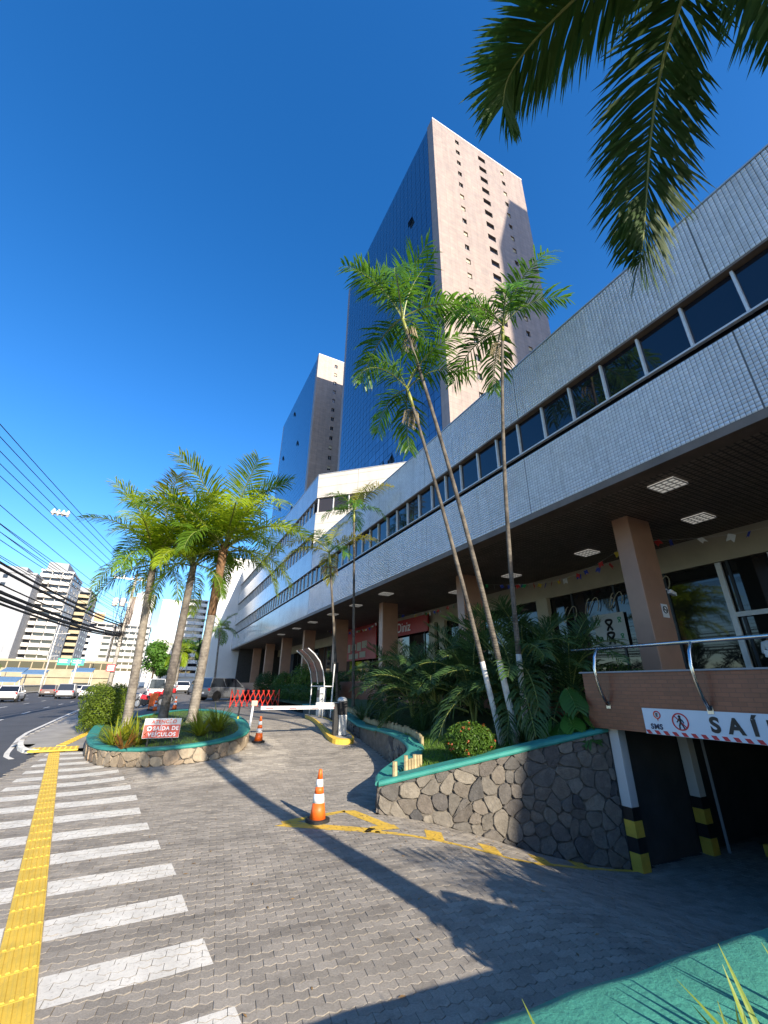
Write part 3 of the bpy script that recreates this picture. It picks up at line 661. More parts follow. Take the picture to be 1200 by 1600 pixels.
# near green wall the photographer looks over
gw = thing('green_wall', 'broad green painted planter wall in the foreground beside the ramp', 'wall')
gb = MB(); GE = [(.45, 1.93), (1.24, 1.885), (3.38, 1.745), (6.0, 1.70), (9.2, 1.68)]
nx = 40; vv = []; prof = [(0, -1.1), (0, .84), (-.03, .885), (-.09, .90), (-.4, .905), (-.75, .90), (-.80, .80)]
for i in range(nx + 1):
    x = .45 + 8.0 * i / nx; y = np.interp(x, [p[0] for p in GE], [p[1] for p in GE])
    for o_, z in prof: vv.append((x, y + o_ + .006 * math.sin(x * 7 + z), z + .004 * math.sin(x * 11 + o_ * 20)))
k = len(prof); gb.add(vv, [(i * k + j, i * k + j + 1, (i + 1) * k + j + 1, (i + 1) * k + j) for i in range(nx) for j in range(k - 1)] + [tuple(range(k))])
gb.build('wall_body', 'green_paint', gw, smooth=True)
MB().box(.45, 8.4, -4.5, 1.14, -.2, .84).build('bed_soil', 'soil', gw)

# ------------------------------------------------------------------ plants
def frond_mesh(name, L, n, ll, w, phi0, arch, droop, seed, m, vee=.35, fwd=.45, s0=.14, dens=1.0, ragged=.15):
    rs = random.Random(seed); b = MB(); K = 14; pts = [Vector((0, 0, 0))]; tang = []
    for i in range(K):
        s = (i + .5) / K; ph = phi0 - arch * s ** 1.25; d = Vector((math.cos(ph), 0, math.sin(ph))); pts.append(pts[-1] + d * L / K); tang.append(d)
    tang.append(tang[-1])
    r0 = .012 * L; b.tube(pts, [r0 * (1 - .9 * i / K) for i in range(K + 1)], 4, 1)
    def at(s):
        i = min(int(s * K), K - 1); t = s * K - i; return pts[i].lerp(pts[i + 1], t), tang[i].lerp(tang[min(i + 1, K)], t).normalized()
    for k in range(n):
        s = s0 + (1 - s0) * (k + .5) / n; p, tg = at(s); up = Vector((-tg.z, 0, tg.x)); pr = max(.22, math.sin(math.pi * (.18 + .72 * s)) ** .7)
        for sd_ in (-1, 1):
            if rs.random() < ragged * .3: continue
            f = fwd + .55 * s ** 2 + rs.uniform(-.12, .12); v = vee + rs.uniform(-.32, .32)
            d = (tg * f + Vector((0, sd_, 0)) * (1 - .25 * s) + up * v).normalized(); l = ll * pr * rs.uniform(1 - ragged, 1 + ragged * .5)
            dr = droop * rs.uniform(.7, 1.3); down = Vector((0, 0, -1))
            p1 = p + d * l * .45 + down * l * dr * .06; d2 = (d + down * dr).normalized(); p2 = p1 + d2 * l * .33; d3 = (d2 + down * dr * .8).normalized(); p3 = p2 + d3 * l * .24
            wd = (tg - d * tg.dot(d)).normalized() * w * (.75 + .25 * pr)
            b.add([p - wd * .5, p + wd * .5, p1 + wd, p1 - wd, p2 + wd * .75, p2 - wd * .75, p3], [(0, 1, 2, 3), (3, 2, 4, 5), (5, 4, 6)])
    return b.mesh(name, [A[m], A['rachis']])
def frond_path(pts, n, ll, w, droop, seed, m, s0=.1, vee=.1, fwd=.5, rr=.03):
    """a hanging frond along a given rachis (points relative to the crown)"""
    rs = random.Random(seed); P = [Vector(p) for p in pts]; b = MB(); P = [Vector(p) for p in chaikin([tuple(p) for p in P], 2)]; K = len(P) - 1
    b.tube(P, [rr * (1 - .85 * i / K) for i in range(K + 1)], 5, 1)
    D = [0]
    for i in range(K): D.append(D[-1] + (P[i + 1] - P[i]).length)
    side = None
    for k in range(n):
        s = s0 + (1 - s0) * (k + .5) / n; u = s * D[-1]; i = 0
        while D[i + 1] < u and i < K - 1: i += 1
        p = P[i].lerp(P[i + 1], (u - D[i]) / (D[i + 1] - D[i])); tg = (P[i + 1] - P[i]).normalized()
        h = Vector((tg.x, tg.y, 0)); sd0 = Vector((-h.y, h.x, 0)).normalized() if h.length > .05 else side
        if side is None: side = sd0
        if sd0.dot(side) < 0: sd0 = -sd0
        side = (side * .8 + sd0 * .2).normalized(); up = side.cross(tg); up = up if up.z >= -.2 else -up; pr = max(.3, math.sin(math.pi * (.2 + .68 * s)) ** .6)
        for sg_ in (-1, 1):
            for rep_ in range(1):
                d = (tg * (fwd + .6 * s ** 2 + rs.uniform(-.2, .2)) + side * sg_ * (1 - .3 * s) + up * (vee + rs.uniform(-.35, .35))).normalized(); l = ll * pr * rs.uniform(.8, 1.1); dr = droop * rs.uniform(.6, 1.4); dn = Vector((0, 0, -1))
                p1 = p + d * l * .4; d2 = (d + dn * dr).normalized(); p2 = p1 + d2 * l * .34; d3 = (d2 + dn * dr).normalized(); p3 = p2 + d3 * l * .26; wd = (tg - d * tg.dot(d)).normalized() * w
                b.add([p - wd * .5, p + wd * .5, p1 + wd, p1 - wd, p2 + wd * .8, p2 - wd * .8, p3], [(0, 1, 2, 3), (3, 2, 4, 5), (5, 4, 6)])
    return b.mesh('frond', [A[m], A['rachis']])
F = {}
def fset(key, L, n, ll, w, m, **kw):
    F[key] = {}
    for ei, (ph, ar, dr) in enumerate(((78, 55, .25), (52, 85, .45), (22, 95, .7), (-12, 75, .9))):
        F[key][ei] = [frond_mesh('frond', L * (.9 if ei == 0 else 1), n, ll, w, R(ph), R(ar), dr, 100 * ei + s + len(F) * 17, m, **kw) for s in range(2)]
fset('royal', 2.7, 74, .70, .0165, 'palm', vee=.25, fwd=.28, ragged=.25)
fset('royal_b', 2.7, 74, .70, .0165, 'palm_bright', vee=.25, fwd=.28, ragged=.25)
fset('royal_y', 2.6, 70, .66, .0165, 'palm_yellow', vee=.25, fwd=.28, ragged=.25)
fset('slim', 1.75, 38, .58, .019, 'palm_mid', vee=.15, fwd=.42, ragged=.45)
fset('areca', 1.9, 30, .50, .016, 'areca', vee=.5, fwd=.6)
fset('over', 2.7, 66, .86, .021, 'palm_dark', vee=.15, fwd=.55, ragged=.2)
def palm(name, label, base, top, r0, r1, sets, n, seed, scale=1.0, mats=None, ctrl=None, fibre=0, lime=0, shaft=0, group=None, classes=(0, 0, 1, 1, 1, 2, 2, 2, 2, 3, 3, 3), explicit=None, seeds=0):
    rs = random.Random(seed); t = thing(name, label, 'palm tree', base, 0, group); B = Vector(base); T = Vector(top) - B
    C = Vector(ctrl) - B if ctrl else T * .5 + Vector((0, 0, T.z * .06))
    bez = lambda s: C * (2 * s * (1 - s)) + T * s * s
    H_ = 26; pts = [bez(i / H_) for i in range(H_ + 1)]; rad = [(r0 * 1.25 if i == 0 else r0 + (r1 - r0) * (i / H_)) * (1 + .03 * rs.uniform(-1, 1)) for i in range(H_ + 1)]
    mt, mats_ = (mats or A['trunk']), None
    b = MB(); b.tube([Vector((0, 0, -.4))] + pts, [rad[0]] + rad, 12); b.build('trunk', mt, t, smooth=True)
    if lime:
        k = max(2, int(H_ * lime)); MB().tube([pts[i] for i in range(k)], [rad[i] + .004 for i in range(k)], 12).build('limewash_band', 'limewash', t, smooth=True)
    if fibre:
        k = int(H_ * (1 - fibre)); fb = MB(); fb.tube([pts[i] for i in range(k, H_ + 1)], [rad[i] * (1.06 + .3 * (i - k) / (H_ - k)) for i in range(k, H_ + 1)], 12); fb.build('fibre_sheath', 'trunk_fiber', t, smooth=True)
    ax = (pts[-1] - pts[-3]).normalized(); crown = pts[-1]
    if shaft:
        MB().tube([crown - ax * .05, crown + ax * shaft * .4, crown + ax * shaft], [r1 * 1.1, r1 * 1.35, r1 * .7], 10).build('crownshaft', 'crownshaft', t, smooth=True); crown = crown + ax * shaft
    lst = explicit or [(classes[i % len(classes)], 360 * .381966 * i + rs.uniform(-14, 14), rs.uniform(.88, 1.1)) for i in range(n)]
    for i, e in enumerate(lst):
        c_, az, sc = e[:3]; key = e[3] if len(e) > 3 else sets[rs.randrange(len(sets))]
        off = Vector((math.cos(R(az)), math.sin(R(az)), 0)) * r1 * .6
        sc *= (1.2, 1.08, .92, .8)[c_] if name == 'royal_palm' else 1
        link('frond', F[key][c_][rs.randrange(2)], t, crown + off - ax * .02 * i * scale * .6, (rs.uniform(-.12, .12), rs.uniform(-.1, .1), R(az)), sc * scale)
    for k in range(seeds):
        a = rs.uniform(0, 6.28); sb_ = MB(); base_ = crown - ax * (shaft + .12)
        for j in range(26):
            e = a + rs.uniform(-.7, .7); l = rs.uniform(.25, .5); p1 = base_ + Vector((math.cos(e) * l * .7, math.sin(e) * l * .7, .05)); sb_.tube([base_, p1, p1 + Vector((math.cos(e) * .1, math.sin(e) * .1, -l))], .006, 3)
        sb_.build('seed_cluster', 'seed', t)
    return t
IG = 'royal palms on the island planter'
gz = lambda x, y: zit(x, y) + .02
RC = (0, 0, 0, 1, 1, 3, 1, 2, 1, 2, 1, 3)
palm('royal_palm', 'royal palm with brown fibrous trunk top, standing beside the red warning board', (1.40, 17.5, gz(1.4, 17.6)), (1.46, 17.0, 7.3), .17, .125, ['royal_b', 'royal_b', 'royal_b', 'royal'], 23, 11, 1.32, fibre=.45, group=IG, classes=RC)
palm('royal_palm', 'royal palm with dark scarred trunk between the other two island palms', (.47, 17.6, gz(.5, 17.7)), (.5, 17.5, 6.5), .16, .12, ['royal_b', 'royal_b', 'royal'], 15, 12, 1.1, mats=A['trunk_dark'], group=IG, classes=RC)
palm('royal_palm', 'royal palm with smooth pale trunk next to the clipped hedge', (-.60, 18.6, gz(-.6, 18.6)), (-.95, 18.5, 6.7), .16, .12, ['royal', 'royal', 'royal_b', 'royal', 'royal_b', 'royal_y'], 19, 15, 1.22, group=IG, classes=RC)
SG = 'slim palms in the mall planter'
slx = dict(mats=A['trunk_slim'], shaft=.75, group=SG)
palm('slim_palm', 'tallest slim palm leaning towards the street with limewashed foot', (7.35, 7.85, soilz(7.4, 7.9)), (5.02, 8.46, 12.4), .07, .045, ['slim'], 11, 21, 1.55, lime=.2, ctrl=(6.4, 7.9, 6.5), seeds=2, classes=(0, 0, 0, 1, 1, 2, 2, 2, 1), **slx)
palm('slim_palm', 'shorter leaning slim palm crossing behind the tallest one', (7.2, 8.2, soilz(7.2, 8.2)), (5.35, 8.75, 9.9), .06, .042, ['slim'], 7, 22, 1.35, lime=.25, ctrl=(6.3, 8.3, 5.5), seeds=2, classes=(0, 0, 1, 2, 2, 1, 2, 2), **slx)
palm('slim_palm', 'upright slim palm with limewashed foot standing beside the large split leaves', (7.75, 7.95, soilz(7.7, 8)), (8.05, 7.45, 12.6), .068, .045, ['slim'], 10, 23, 1.5, lime=.2, ctrl=(7.6, 7.9, 7), seeds=1, classes=(0, 1, 1, 2, 2, 1, 2, 2), **slx)
palm('slim_palm', 'thin dark palm trunk in front of the red shop awning, small yellow-green crown', (8.7, 20.2, soilz(8.7, 20)), (8.25, 20.0, 10.6), .075, .05, ['slim', 'royal_y'], 8, 24, 1.15, explicit=[(0, 20, 1), (1, 100, .9), (1, 190, 1), (2, 250, 1), (2, 330, 1, 'slim'), (1, 300, 1), (2, 60, 1), (2, 150, 1)], **slx)
palm('slim_palm', 'thin palm behind the booth with globe-like seed clump and bright crown', (8.0, 20.4, soilz(8, 20.4)), (7.0, 20.0, 7.9), .075, .05, ['slim', 'royal_y'], 8, 25, 1.1, seeds=2, explicit=[(0, 20, 1), (1, 130, 1), (1, 220, 1), (2, 280, 1), (2, 180, 1), (1, 320, 1), (2, 70, 1)], **slx)
# the palm whose fronds hang over the camera
ov = palm('overhead_palm', 'palm in the foreground bed whose dark fronds hang into the sky', (3.75, -.9, .8), (3.22, -.22, 8.6), .2, .13, ['over'], 10, 31, 1.1, ctrl=(3.75, -.8, 5.5),
          explicit=[(2, 290, 1), (2, 250, 1), (1, 300, 1), (0, 150, .8), (1, 200, .9), (2, 335, .9)])
HANG = [[(3.2, -.2, 8.71), (3.36, .1, 8.64), (3.47, .34, 8.51), (3.54, .56, 8.35), (3.67, .81, 8.07), (3.77, 1.02, 7.73), (3.87, 1.24, 7.24), (3.89, 1.41, 6.72), (3.84, 1.5, 6.39)],
        [(3.2, -0.2, 8.71), (2.96, 0.08, 8.88), (2.77, 0.48, 8.89), (2.6, 0.86, 8.87), (2.46, 1.12, 8.77), (2.35, 1.36, 8.66), (2.29, 1.57, 8.53), (2.33, 1.7, 8.31)],
        [(3.2, -.2, 8.71), (3.43, -.31, 8.43), (3.65, -.3, 8.01), (3.78, -.23, 7.57), (3.83, -.12, 7.1)], [(3.2, -.2, 8.71), (3.01, -.06, 9.08), (2.78, .18, 9.28), (2.51, .49, 9.26), (2.32, .76, 9.08)]]
for i, pp in enumerate(HANG):
    link('frond', frond_path([(x - 3.2, y + .2, z - 8.71) for x, y, z in pp], 190 if i < 2 else 110, .84 if i < 2 else .72, .0155, .28, 300 + i, 'palm_dark'), ov, (3.2 - 3.75, -.2 + .9, 8.71 - .8))
# ---- leaf clump bushes
def leafcloud(name, n, dims, lw, ll, m, seed, parent=None, loc=(0, 0, 0), shape='ell', fill=.35, power=2.0):
    """leaf-sized faces scattered through the outer volume of a rounded bush"""
    rs = random.Random(seed); b = MB(); lump = [(rs.uniform(0, 6.28), rs.uniform(0, 6.28), rs.uniform(2, 5)) for _ in range(4)]
    for _ in range(n):
        while True:
            p = Vector((rs.uniform(-1, 1), rs.uniform(-1, 1), rs.uniform(-1, 1)))
            q = (abs(p.x) ** power + abs(p.y) ** power + abs(p.z) ** power) ** (1 / power)
            if 0.05 < q <= 1: break
        t = fill + (1 - fill) * rs.random() ** .5; p = p / q * t
        a = math.atan2(p.y, p.x); k = 1 + .07 * sum(math.sin(l[2] * a + l[0]) * math.sin(l[2] * p.z + l[1]) for l in lump)
        c = Vector((p.x * dims[0] * k, p.y * dims[1] * k, p.z * dims[2] * k)); nrm = (Vector((p.x / dims[0], p.y / dims[1], p.z / dims[2])).normalized() + Vector((rs.uniform(-.8, .8), rs.uniform(-.8, .8), rs.uniform(-.5, .9)))).normalized()
        u = nrm.cross(Vector((rs.uniform(-1, 1), rs.uniform(-1, 1), rs.uniform(-1, 1)))).normalized(); w = nrm.cross(u); l, ww = ll * rs.uniform(.7, 1.3), lw * rs.uniform(.7, 1.3)
        b.add([c - u * l * .5, c + w * ww * .5 + nrm * l * .06, c + u * l * .5 - nrm * l * .12, c - w * ww * .5 + nrm * l * .06], [(0, 1, 2, 3)])
    return b.build(name, m, parent, loc=loc)
def shrub(name, label, loc, dims, n, lw, ll, m, seed, cat='shrub', group=None, power=2.0):
    t = thing(name, label, cat, loc, 0, group); b = MB()
    rs = random.Random(seed)
    for k in range(5): b.tube([(rs.uniform(-.1, .1), rs.uniform(-.1, .1), -.1), (rs.uniform(-.4, .4) * dims[0], rs.uniform(-.4, .4) * dims[1], dims[2] * 1.2)], [.03, .012], 5)
    b.build('stem', 'bark', t); leafcloud('foliage', n, dims, lw, ll, m, seed, t, (0, 0, dims[2] * .98), power=power); return t
ix = shrub('ixora_bush', 'rounded ixora bush dotted with red flowers on the raised bed', (5.95, 7.75, soilz(6, 7.7)), (.52, .5, .36), 5200, .035, .065, 'bush', 41)
rs = random.Random(42)
for k in range(28):
    a, h = rs.uniform(0, 6.28), rs.uniform(-.5, 1); r_ = math.sqrt(max(.05, 1 - h * h)); c = Vector((.53 * r_ * math.cos(a), .51 * r_ * math.sin(a), .35 + .37 * h)); b = MB()
    for j in range(9):
        d = Vector((rs.uniform(-1, 1), rs.uniform(-1, 1), rs.uniform(-1, 1))).normalized() * .026; u = d.cross(Vector((0, 0, 1))).normalized() * .014; w = d.cross(u).normalized() * .014; b.add([d - u, d - w, d + u, d + w], [(0, 1, 2, 3)])
    b.build('flower', 'flower', ix, loc=c)
shrub('clipped_hedge', 'large clipped yellow-green hedge block at the end of the palm island', (-1.85, 25.0, g(-1.8, 25) + .1), (.85, 3.0, .92), 15000, .055, .08, 'hedge', 43, 'hedge', power=5)
for i, (x, y, r_, hh, lab, mm) in enumerate([(9.3, 30.0, 1.15, 1.15, 'big round topiary shrub, its top caught by the sun, at the mall terrace', 'bush'), (8.9, 34.5, .85, .95, 'smaller round topiary shrub left of the big sunlit one', 'bush'), (8.7, 39.5, 1.1, 1.0, 'dark rounded shrub next to the white end wall', 'dark_hedge'), (9.5, 26.2, .8, .75, 'dark low shrub between the big topiary and the booth canopy', 'dark_hedge')]):
    shrub('topiary', lab, (x, y, soilz(min(x, 10), y) if y < 46 else g(x, y)), (r_, r_, hh), 4200, .07, .10, mm, 50 + i)
shrub('low_hedge', 'long low dark hedge on top of the brown terrace wall', (10.95, 27.0, 2.35), (.4, 9.5, .33), 7500, .06, .1, 'dark_hedge', 56, 'hedge', power=5)
shrub('low_hedge', 'low dark planting in front of the brown wall behind the scissor gate', (8.6, 30.5, 1.2), (.7, 5.5, .5), 6000, .06, .11, 'dark_hedge', 57, 'hedge', power=4)
# ---- areca clumps: the dark feathery mass in the planter
def areca(loc, n, seed, sc, label, group='areca palms massed in the mall planter', key='areca'):
    rs = random.Random(seed); t = thing('areca_palm', label, 'palm clump', loc, 0, group)
    for k in range(max(3, n // 4)):
        a = rs.uniform(0, 6.28); MB().tube([(0, 0, -.1), (math.cos(a) * .12, math.sin(a) * .12, .5 * sc), (math.cos(a) * .3, math.sin(a) * .3, 1.0 * sc)], [.035, .03, .022], 6).build('stem', 'rachis', t)
    for k in range(n):
        a = rs.uniform(0, 360); c_ = rs.choice((0, 0, 1, 1, 1, 2, 2)); h = rs.uniform(.25, 1.0) * sc
        link('frond', F[key][c_][rs.randrange(2)], t, (math.cos(R(a)) * .15, math.sin(R(a)) * .15, h), (rs.uniform(-.15, .15), rs.uniform(-.15, .15), R(a)), sc * rs.uniform(.75, 1.1))
    return t
for i, (x, y, n, sc, lab) in enumerate([(9.3, 7.9, 22, 1.15, 'areca palm clump against the brown balcony end'), (8.5, 8.9, 26, 1.35, 'areca palm clump directly behind the three limewashed trunks'), (8.2, 10.4, 26, 1.3, 'areca palm clump below the wide middle column'), (8.0, 12.0, 26, 1.25, 'areca palm clump in front of the optician sign'), (8.2, 13.8, 24, 1.2, 'areca palm clump beside the thin dark palm trunks'), (8.7, 16.0, 22, 1.1, 'areca palm clump nearest the red shop awning'), (9.7, 9.6, 22, 1.4, 'areca palm clump touching the terrace wall behind the others'), (9.8, 12.6, 20, 1.3, 'areca palm clump at the terrace wall below the optician sign')]):
    areca((x, y, soilz(x, y)), n, 60 + i, sc, lab)
# off to the right of the view: planting added to shade the ramp and its wall
areca((5.6, -1.5, .84), 14, 70, 1.2, 'unseen areca clump added on the foreground bed to dapple the ramp wall', None)
# ---- strap-leaved plants
def rosette(name, label, loc, n, L, w, m, seed, up=.9, droop=1.0, group=None, cat='plant', spread=.12, fold=.25):
    rs = random.Random(seed); b = MB()
    for k in range(n):
        a = rs.uniform(0, 6.28); el = R(rs.uniform(25, 85)) * up; l = L * rs.uniform(.65, 1.15); p = Vector((math.cos(a) * spread * rs.random(), math.sin(a) * spread * rs.random(), 0)); d = Vector((math.cos(a) * math.cos(el), math.sin(a) * math.cos(el), math.sin(el))); side = Vector((-math.sin(a), math.cos(a), 0)); K = 5; prev = None; vv = []; ff = []
        for j in range(K + 1):
            s = j / K; ww = w * (1 - s ** 2.2) * (.75 + .5 * s * (1 - s)) + .0006; c = p - Vector((0, 0, 1)) * ww * fold
            vv += [p - side * ww, c, p + side * ww]
            if j < K:
                p = p + d * l / K; d = (d + Vector((0, 0, -1)) * droop * .28 * (s + .25)).normalized()
            if j: o = (j - 1) * 3; ff += [(o, o + 1, o + 4, o + 3), (o + 1, o + 2, o + 5, o + 4)]
        b.add(vv, ff)
    o = b.build(name, m, loc=loc); return tag(o, label, cat, group)
for i, (x, y, n, L, mm, lab) in enumerate([(-.72, 15.6, 60, .78, 'brom', 'bromeliad with olive green leaves at the rounded left end of the island'), (-.5, 16.3, 56, .85, 'brom_y', 'yellow bromeliad at the foot of the pale smooth palm'), (-.12, 14.85, 64, .85, 'brom', 'bright green bromeliad just beside the red warning board'), (-.42, 14.45, 40, .6, 'brom_r', 'small reddish bromeliad in front of the green one'), (1.45, 14.55, 80, .85, 'brom', 'bromeliad right beside the board under the fibrous palm'), (1.95, 14.75, 80, .85, 'brom', 'outermost olive bromeliad on the lane side of the island'), (.9, 16.6, 40, .5, 'brom', 'low bromeliad tucked between two palm trunks')]):
    rosette('bromeliad', lab, (x, y, zit(x, y) + .05), n, L, .028, mm, 80 + i)
for i, (x, y, lab) in enumerate([(7.1, 15.5, 'arching strap-leaf clump beside the boom gate post'), (7.05, 13.2, 'arching strap-leaf clump in the middle of the bamboo edging'), (7.2, 11.6, 'arching strap-leaf clump at the bend of the bamboo edging'), (7.35, 7.55, 'strap-leaf clump at the foot of the limewashed palms')]):
    rosette('strap_leaf_clump', lab, (x, y, soilz(x, y)), 110, .85, .013, 'areca', 90 + i, .95, 1.3)
for i, (x, y, n, L, lab) in enumerate([(2.05, 1.05, 20, .38, 'variegated yellow strap plant at the right end of the green wall'), (1.75, 1.08, 14, .34, 'variegated yellow strap plant next to the tallest striped one'), (1.38, 1.12, 10, .36, 'small thin variegated plant at the near end of the green wall'), (2.4, 1.05, 20, .36, 'variegated plant farthest along the green wall')]):
    rosette('striped_plant', lab, (x, y, .83), n, L, .016, 'striped', 97 + i, 1.0, .35, spread=.22)
for i, (x, y, r_, h_, lab) in enumerate([(3.75, .7, .5, .52, 'leafy bush on the foreground bed closest to the leaning palm'), (4.7, .6, .6, .60, 'middle unseen leafy bush added behind the green wall to shade the ramp'), (5.8, .6, .7, .68, 'tall unseen leafy bush added to shade the ramp, facing the balcony'), (6.9, .6, .7, .72, 'unseen leafy bush added to shade the ramp at the garage end')]):
    shrub('unseen_bush', lab, (x, y, .84), (r_, .45, h_), 1300, .10, .28, 'bush', 101 + i)  # unseen bushes; all but the one by the palm added to shade the ramp
# monstera: large split leaves
def monstera_leaf(seed):
    rs = random.Random(seed); b = MB(); n = 9; vv = [(0, 0, 0)]; L = 1.0
    out = []
    for side in (1, -1):
        for k in range(n):
            t0, t1 = k / n, (k + .72) / n; wid = .42 * math.sin(math.pi * (.12 + .8 * t0)) ** .8
            x0, x1 = t0 * .82, t1 * .82; zz = lambda x, y: -.35 * x * x - .25 * abs(y) ** 1.5
            P = [(x0, 0), (x1, 0), (x1 + .22, side * wid), (x0 + .17, side * wid * .98)]
            b.add([(x, y, zz(x, y)) for x, y in P], [(0, 1, 2, 3)] if side > 0 else [(3, 2, 1, 0)])
    b.tube([(0, 0, 0), (.4, 0, -.055), (.85, 0, -.25)], [.012, .009, .004], 4, 1)
    return b.mesh('leaf', [A['monstera'], A['rachis']])
mon = thing('monstera_plant', 'split-leaf plant with large glossy leaves below the brown balcony end', 'plant', (7.95, 7.0, soilz(7.95, 7.0)))
ml = [monstera_leaf(k) for k in range(2)]; rs = random.Random(9)
for k in range(13):
    a = R(rs.uniform(150, 330)); h = rs.uniform(.2, 1.1); r_ = rs.uniform(.1, .45); p = (math.cos(a) * r_, math.sin(a) * r_, h)
    MB().tube([(0, 0, 0), (p[0] * .4, p[1] * .4, h * .7), p], [.014, .012, .009], 5).build('leaf_stalk', 'rachis', mon); link('leaf', ml[k % 2], mon, p, (rs.uniform(-.3, .3), R(rs.uniform(15, 60)), a), rs.uniform(.45, .7))
# ---- far trees
def tree(name, label, base, h, rad, n, m, seed, ll=.35, group=None, trunk_r=.18):
    rs = random.Random(seed); t = thing(name, label, 'tree', base, 0, group); b = MB(); b.tube([(0, 0, -.3), (rs.uniform(-.1, .1), 0, h * .3), (rs.uniform(-.3, .3), .1, h * .6)], [trunk_r, trunk_r * .8, trunk_r * .5], 8)
    for k in range(6): a = rs.uniform(0, 6.28); b.tube([(0, 0, h * .3 + .06 * k * h), (math.cos(a) * rad * .55, math.sin(a) * rad * .55, h * .55 + .05 * k * h)], [trunk_r * .5, trunk_r * .15], 6)
    b.build('trunk', 'bark', t); c = MB()
    for k in range(9):
        a = rs.uniform(0, 6.28); rr = rs.uniform(.0, .62) * rad; cz = h * rs.uniform(.5, .85); cr = rad * rs.uniform(.35, .55); cc = Vector((math.cos(a) * rr, math.sin(a) * rr, cz))
        for _ in range(n // 9):
            d = Vector((rs.gauss(0, 1), rs.gauss(0, 1), rs.gauss(0, 1))).normalized(); p = cc + Vector((d.x, d.y, d.z * .75)) * cr * rs.uniform(.45, 1.08); nn = (d + Vector((rs.uniform(-.8, .8), rs.uniform(-.8, .8), rs.uniform(-.4, .9)))).normalized(); u = nn.cross(Vector((rs.uniform(-1, 1), rs.uniform(-1, 1), .3))).normalized(); w = nn.cross(u); l = ll * rs.uniform(.6, 1.3)
            c.add([p - u * l * .5, p + w * l * .25, p + u * l * .5, p - w * l * .25], [(0, 1, 2, 3)])
    c.build('crown', m, t); return t
for i, (x, y, h, r_, lab) in enumerate([(-.6, 82, 9.0, 3.2, 'bushy green street tree behind the gap between two palm trunks'), (3.4, 88, 9.5, 3.0, 'street tree standing at the end of the lane'), (6.6, 84, 9.0, 2.6, 'dark street tree close to the white end wall'), (.8, 100, 7.5, 3.0, 'low street tree closing the view down the lane')]):
    tree('street_tree', lab, (x, y, g(x, min(y, 50))), h, r_, 3600, 'tree_leaf' if i != 2 else 'dark_hedge', 110 + i, .5, 'trees at the end of the lane')
tree('roadside_tree', 'small green tree across the road at the fence', (-18.3, 68, .3), 3.9, 1.9, 2400, 'tree_leaf', 120, .3)
palm('far_palm', 'palm at the far end of the lane beside the street trees', (2.6, 70, g(2.6, 50)), (2.7, 70, 6.6), .16, .11, ['royal_b'], 12, 121, 1.1)
palm('far_palm', 'palm leaning against the white end wall of the mall', (7.4, 66, g(7, 50)), (7.0, 66, 9.6), .16, .11, ['royal'], 12, 122, 1.15)

# ------------------------------------------------------------------ the mall
mall = thing('mall_building', 'long low mall building clad in small white glazed tiles over a dark arcade', 'building', (0, 0, 0))
FX, Y0, Y1, YW = 10.0, -34.0, 74.0, 33.3
def tiles(name, y0, y1, z0, z1, s, parent, seed):
    """every glazed tile a small proud box with its own slight tilt"""
    rg = np.random.default_rng(seed); ny, nz = int(round((y1 - y0) / s)), int(round((z1 - z0) / s)); sy, sz = (y1 - y0) / ny, (z1 - z0) / nz
    yy, zz = np.meshgrid(y0 + (np.arange(ny) + .5) * sy, z0 + (np.arange(nz) + .5) * sz); yy = yy.ravel(); zz = zz.ravel(); k = len(yy)
    a, b = rg.normal(0, .010, k), rg.normal(0, .010, k); hw, hh = sy * .5 - .005, sz * .5 - .005
    V = np.zeros((k, 8, 3)); sg = [(-1, -1), (1, -1), (1, 1), (-1, 1)]
    for i, (p, q) in enumerate(sg):
        V[:, i, 0] = FX + .004; V[:, i, 1] = yy + p * hw; V[:, i, 2] = zz + q * hh
        V[:, 4 + i, 0] = FX - .007 + a * p * hw + b * q * hh; V[:, 4 + i, 1] = yy + p * (hw - .002); V[:, 4 + i, 2] = zz + q * (hh - .002)
    fq = np.array([[4, 7, 6, 5], [0, 4, 5, 1], [1, 5, 6, 2], [2, 6, 7, 3], [3, 7, 4, 0]]); Fq = (fq[None] + (np.arange(k) * 8)[:, None, None]).reshape(-1, 4)
    me = bpy.data.meshes.new(name); me.vertices.add(k * 8); me.vertices.foreach_set('co', V.ravel()); me.loops.add(len(Fq) * 4); me.loops.foreach_set('vertex_index', Fq.ravel().astype(np.int32))
    me.polygons.add(len(Fq)); me.polygons.foreach_set('loop_start', np.arange(len(Fq), dtype=np.int32) * 4); me.polygons.foreach_set('loop_total', np.full(len(Fq), 4, dtype=np.int32)); me.update(calc_edges=True)
    me.materials.append(A['tile']); shade_attr(me, np.repeat(rg.random(k), 5)); return stuff(link(name, me, parent))
BANDS = [(7.4, 9.5), (11.15, 13.38)]
JOINTS = [2.66 + 6.34 * i for i in range(-6, 12)]
TY = 33.2
for (z0, z1) in BANDS:
    MB().box(FX + .002, FX + .45, Y0, Y1 if z0 < 10 else YW, z0, z1).build('band_backing', 'grout', mall)
    cuts = [-3.68] + [j for j in JOINTS if -3.6 < j < TY] + [TY]
    for a, b in zip(cuts[:-1], cuts[1:]): tiles('glazed_tiles', a + .012, b - .012, z0 + .01, z1 - .01, .0995, mall, int(a * 10) + 500)
MB().box(FX - .006, FX + .3, TY + .05, Y1, 7.4, 9.5).build('tiled_band', 'tile_far', mall)
MB().box(FX - .006, FX + .3, Y0, -3.7, 7.4, 9.5).box(FX - .006, FX + .3, Y0, -3.7, 11.15, 13.38).build('tiled_band', 'tile_far', mall)
MB().box(FX - .01, FX + .5, Y0, Y1, 7.2, 7.396).build('fascia', 'brown_fascia', mall)
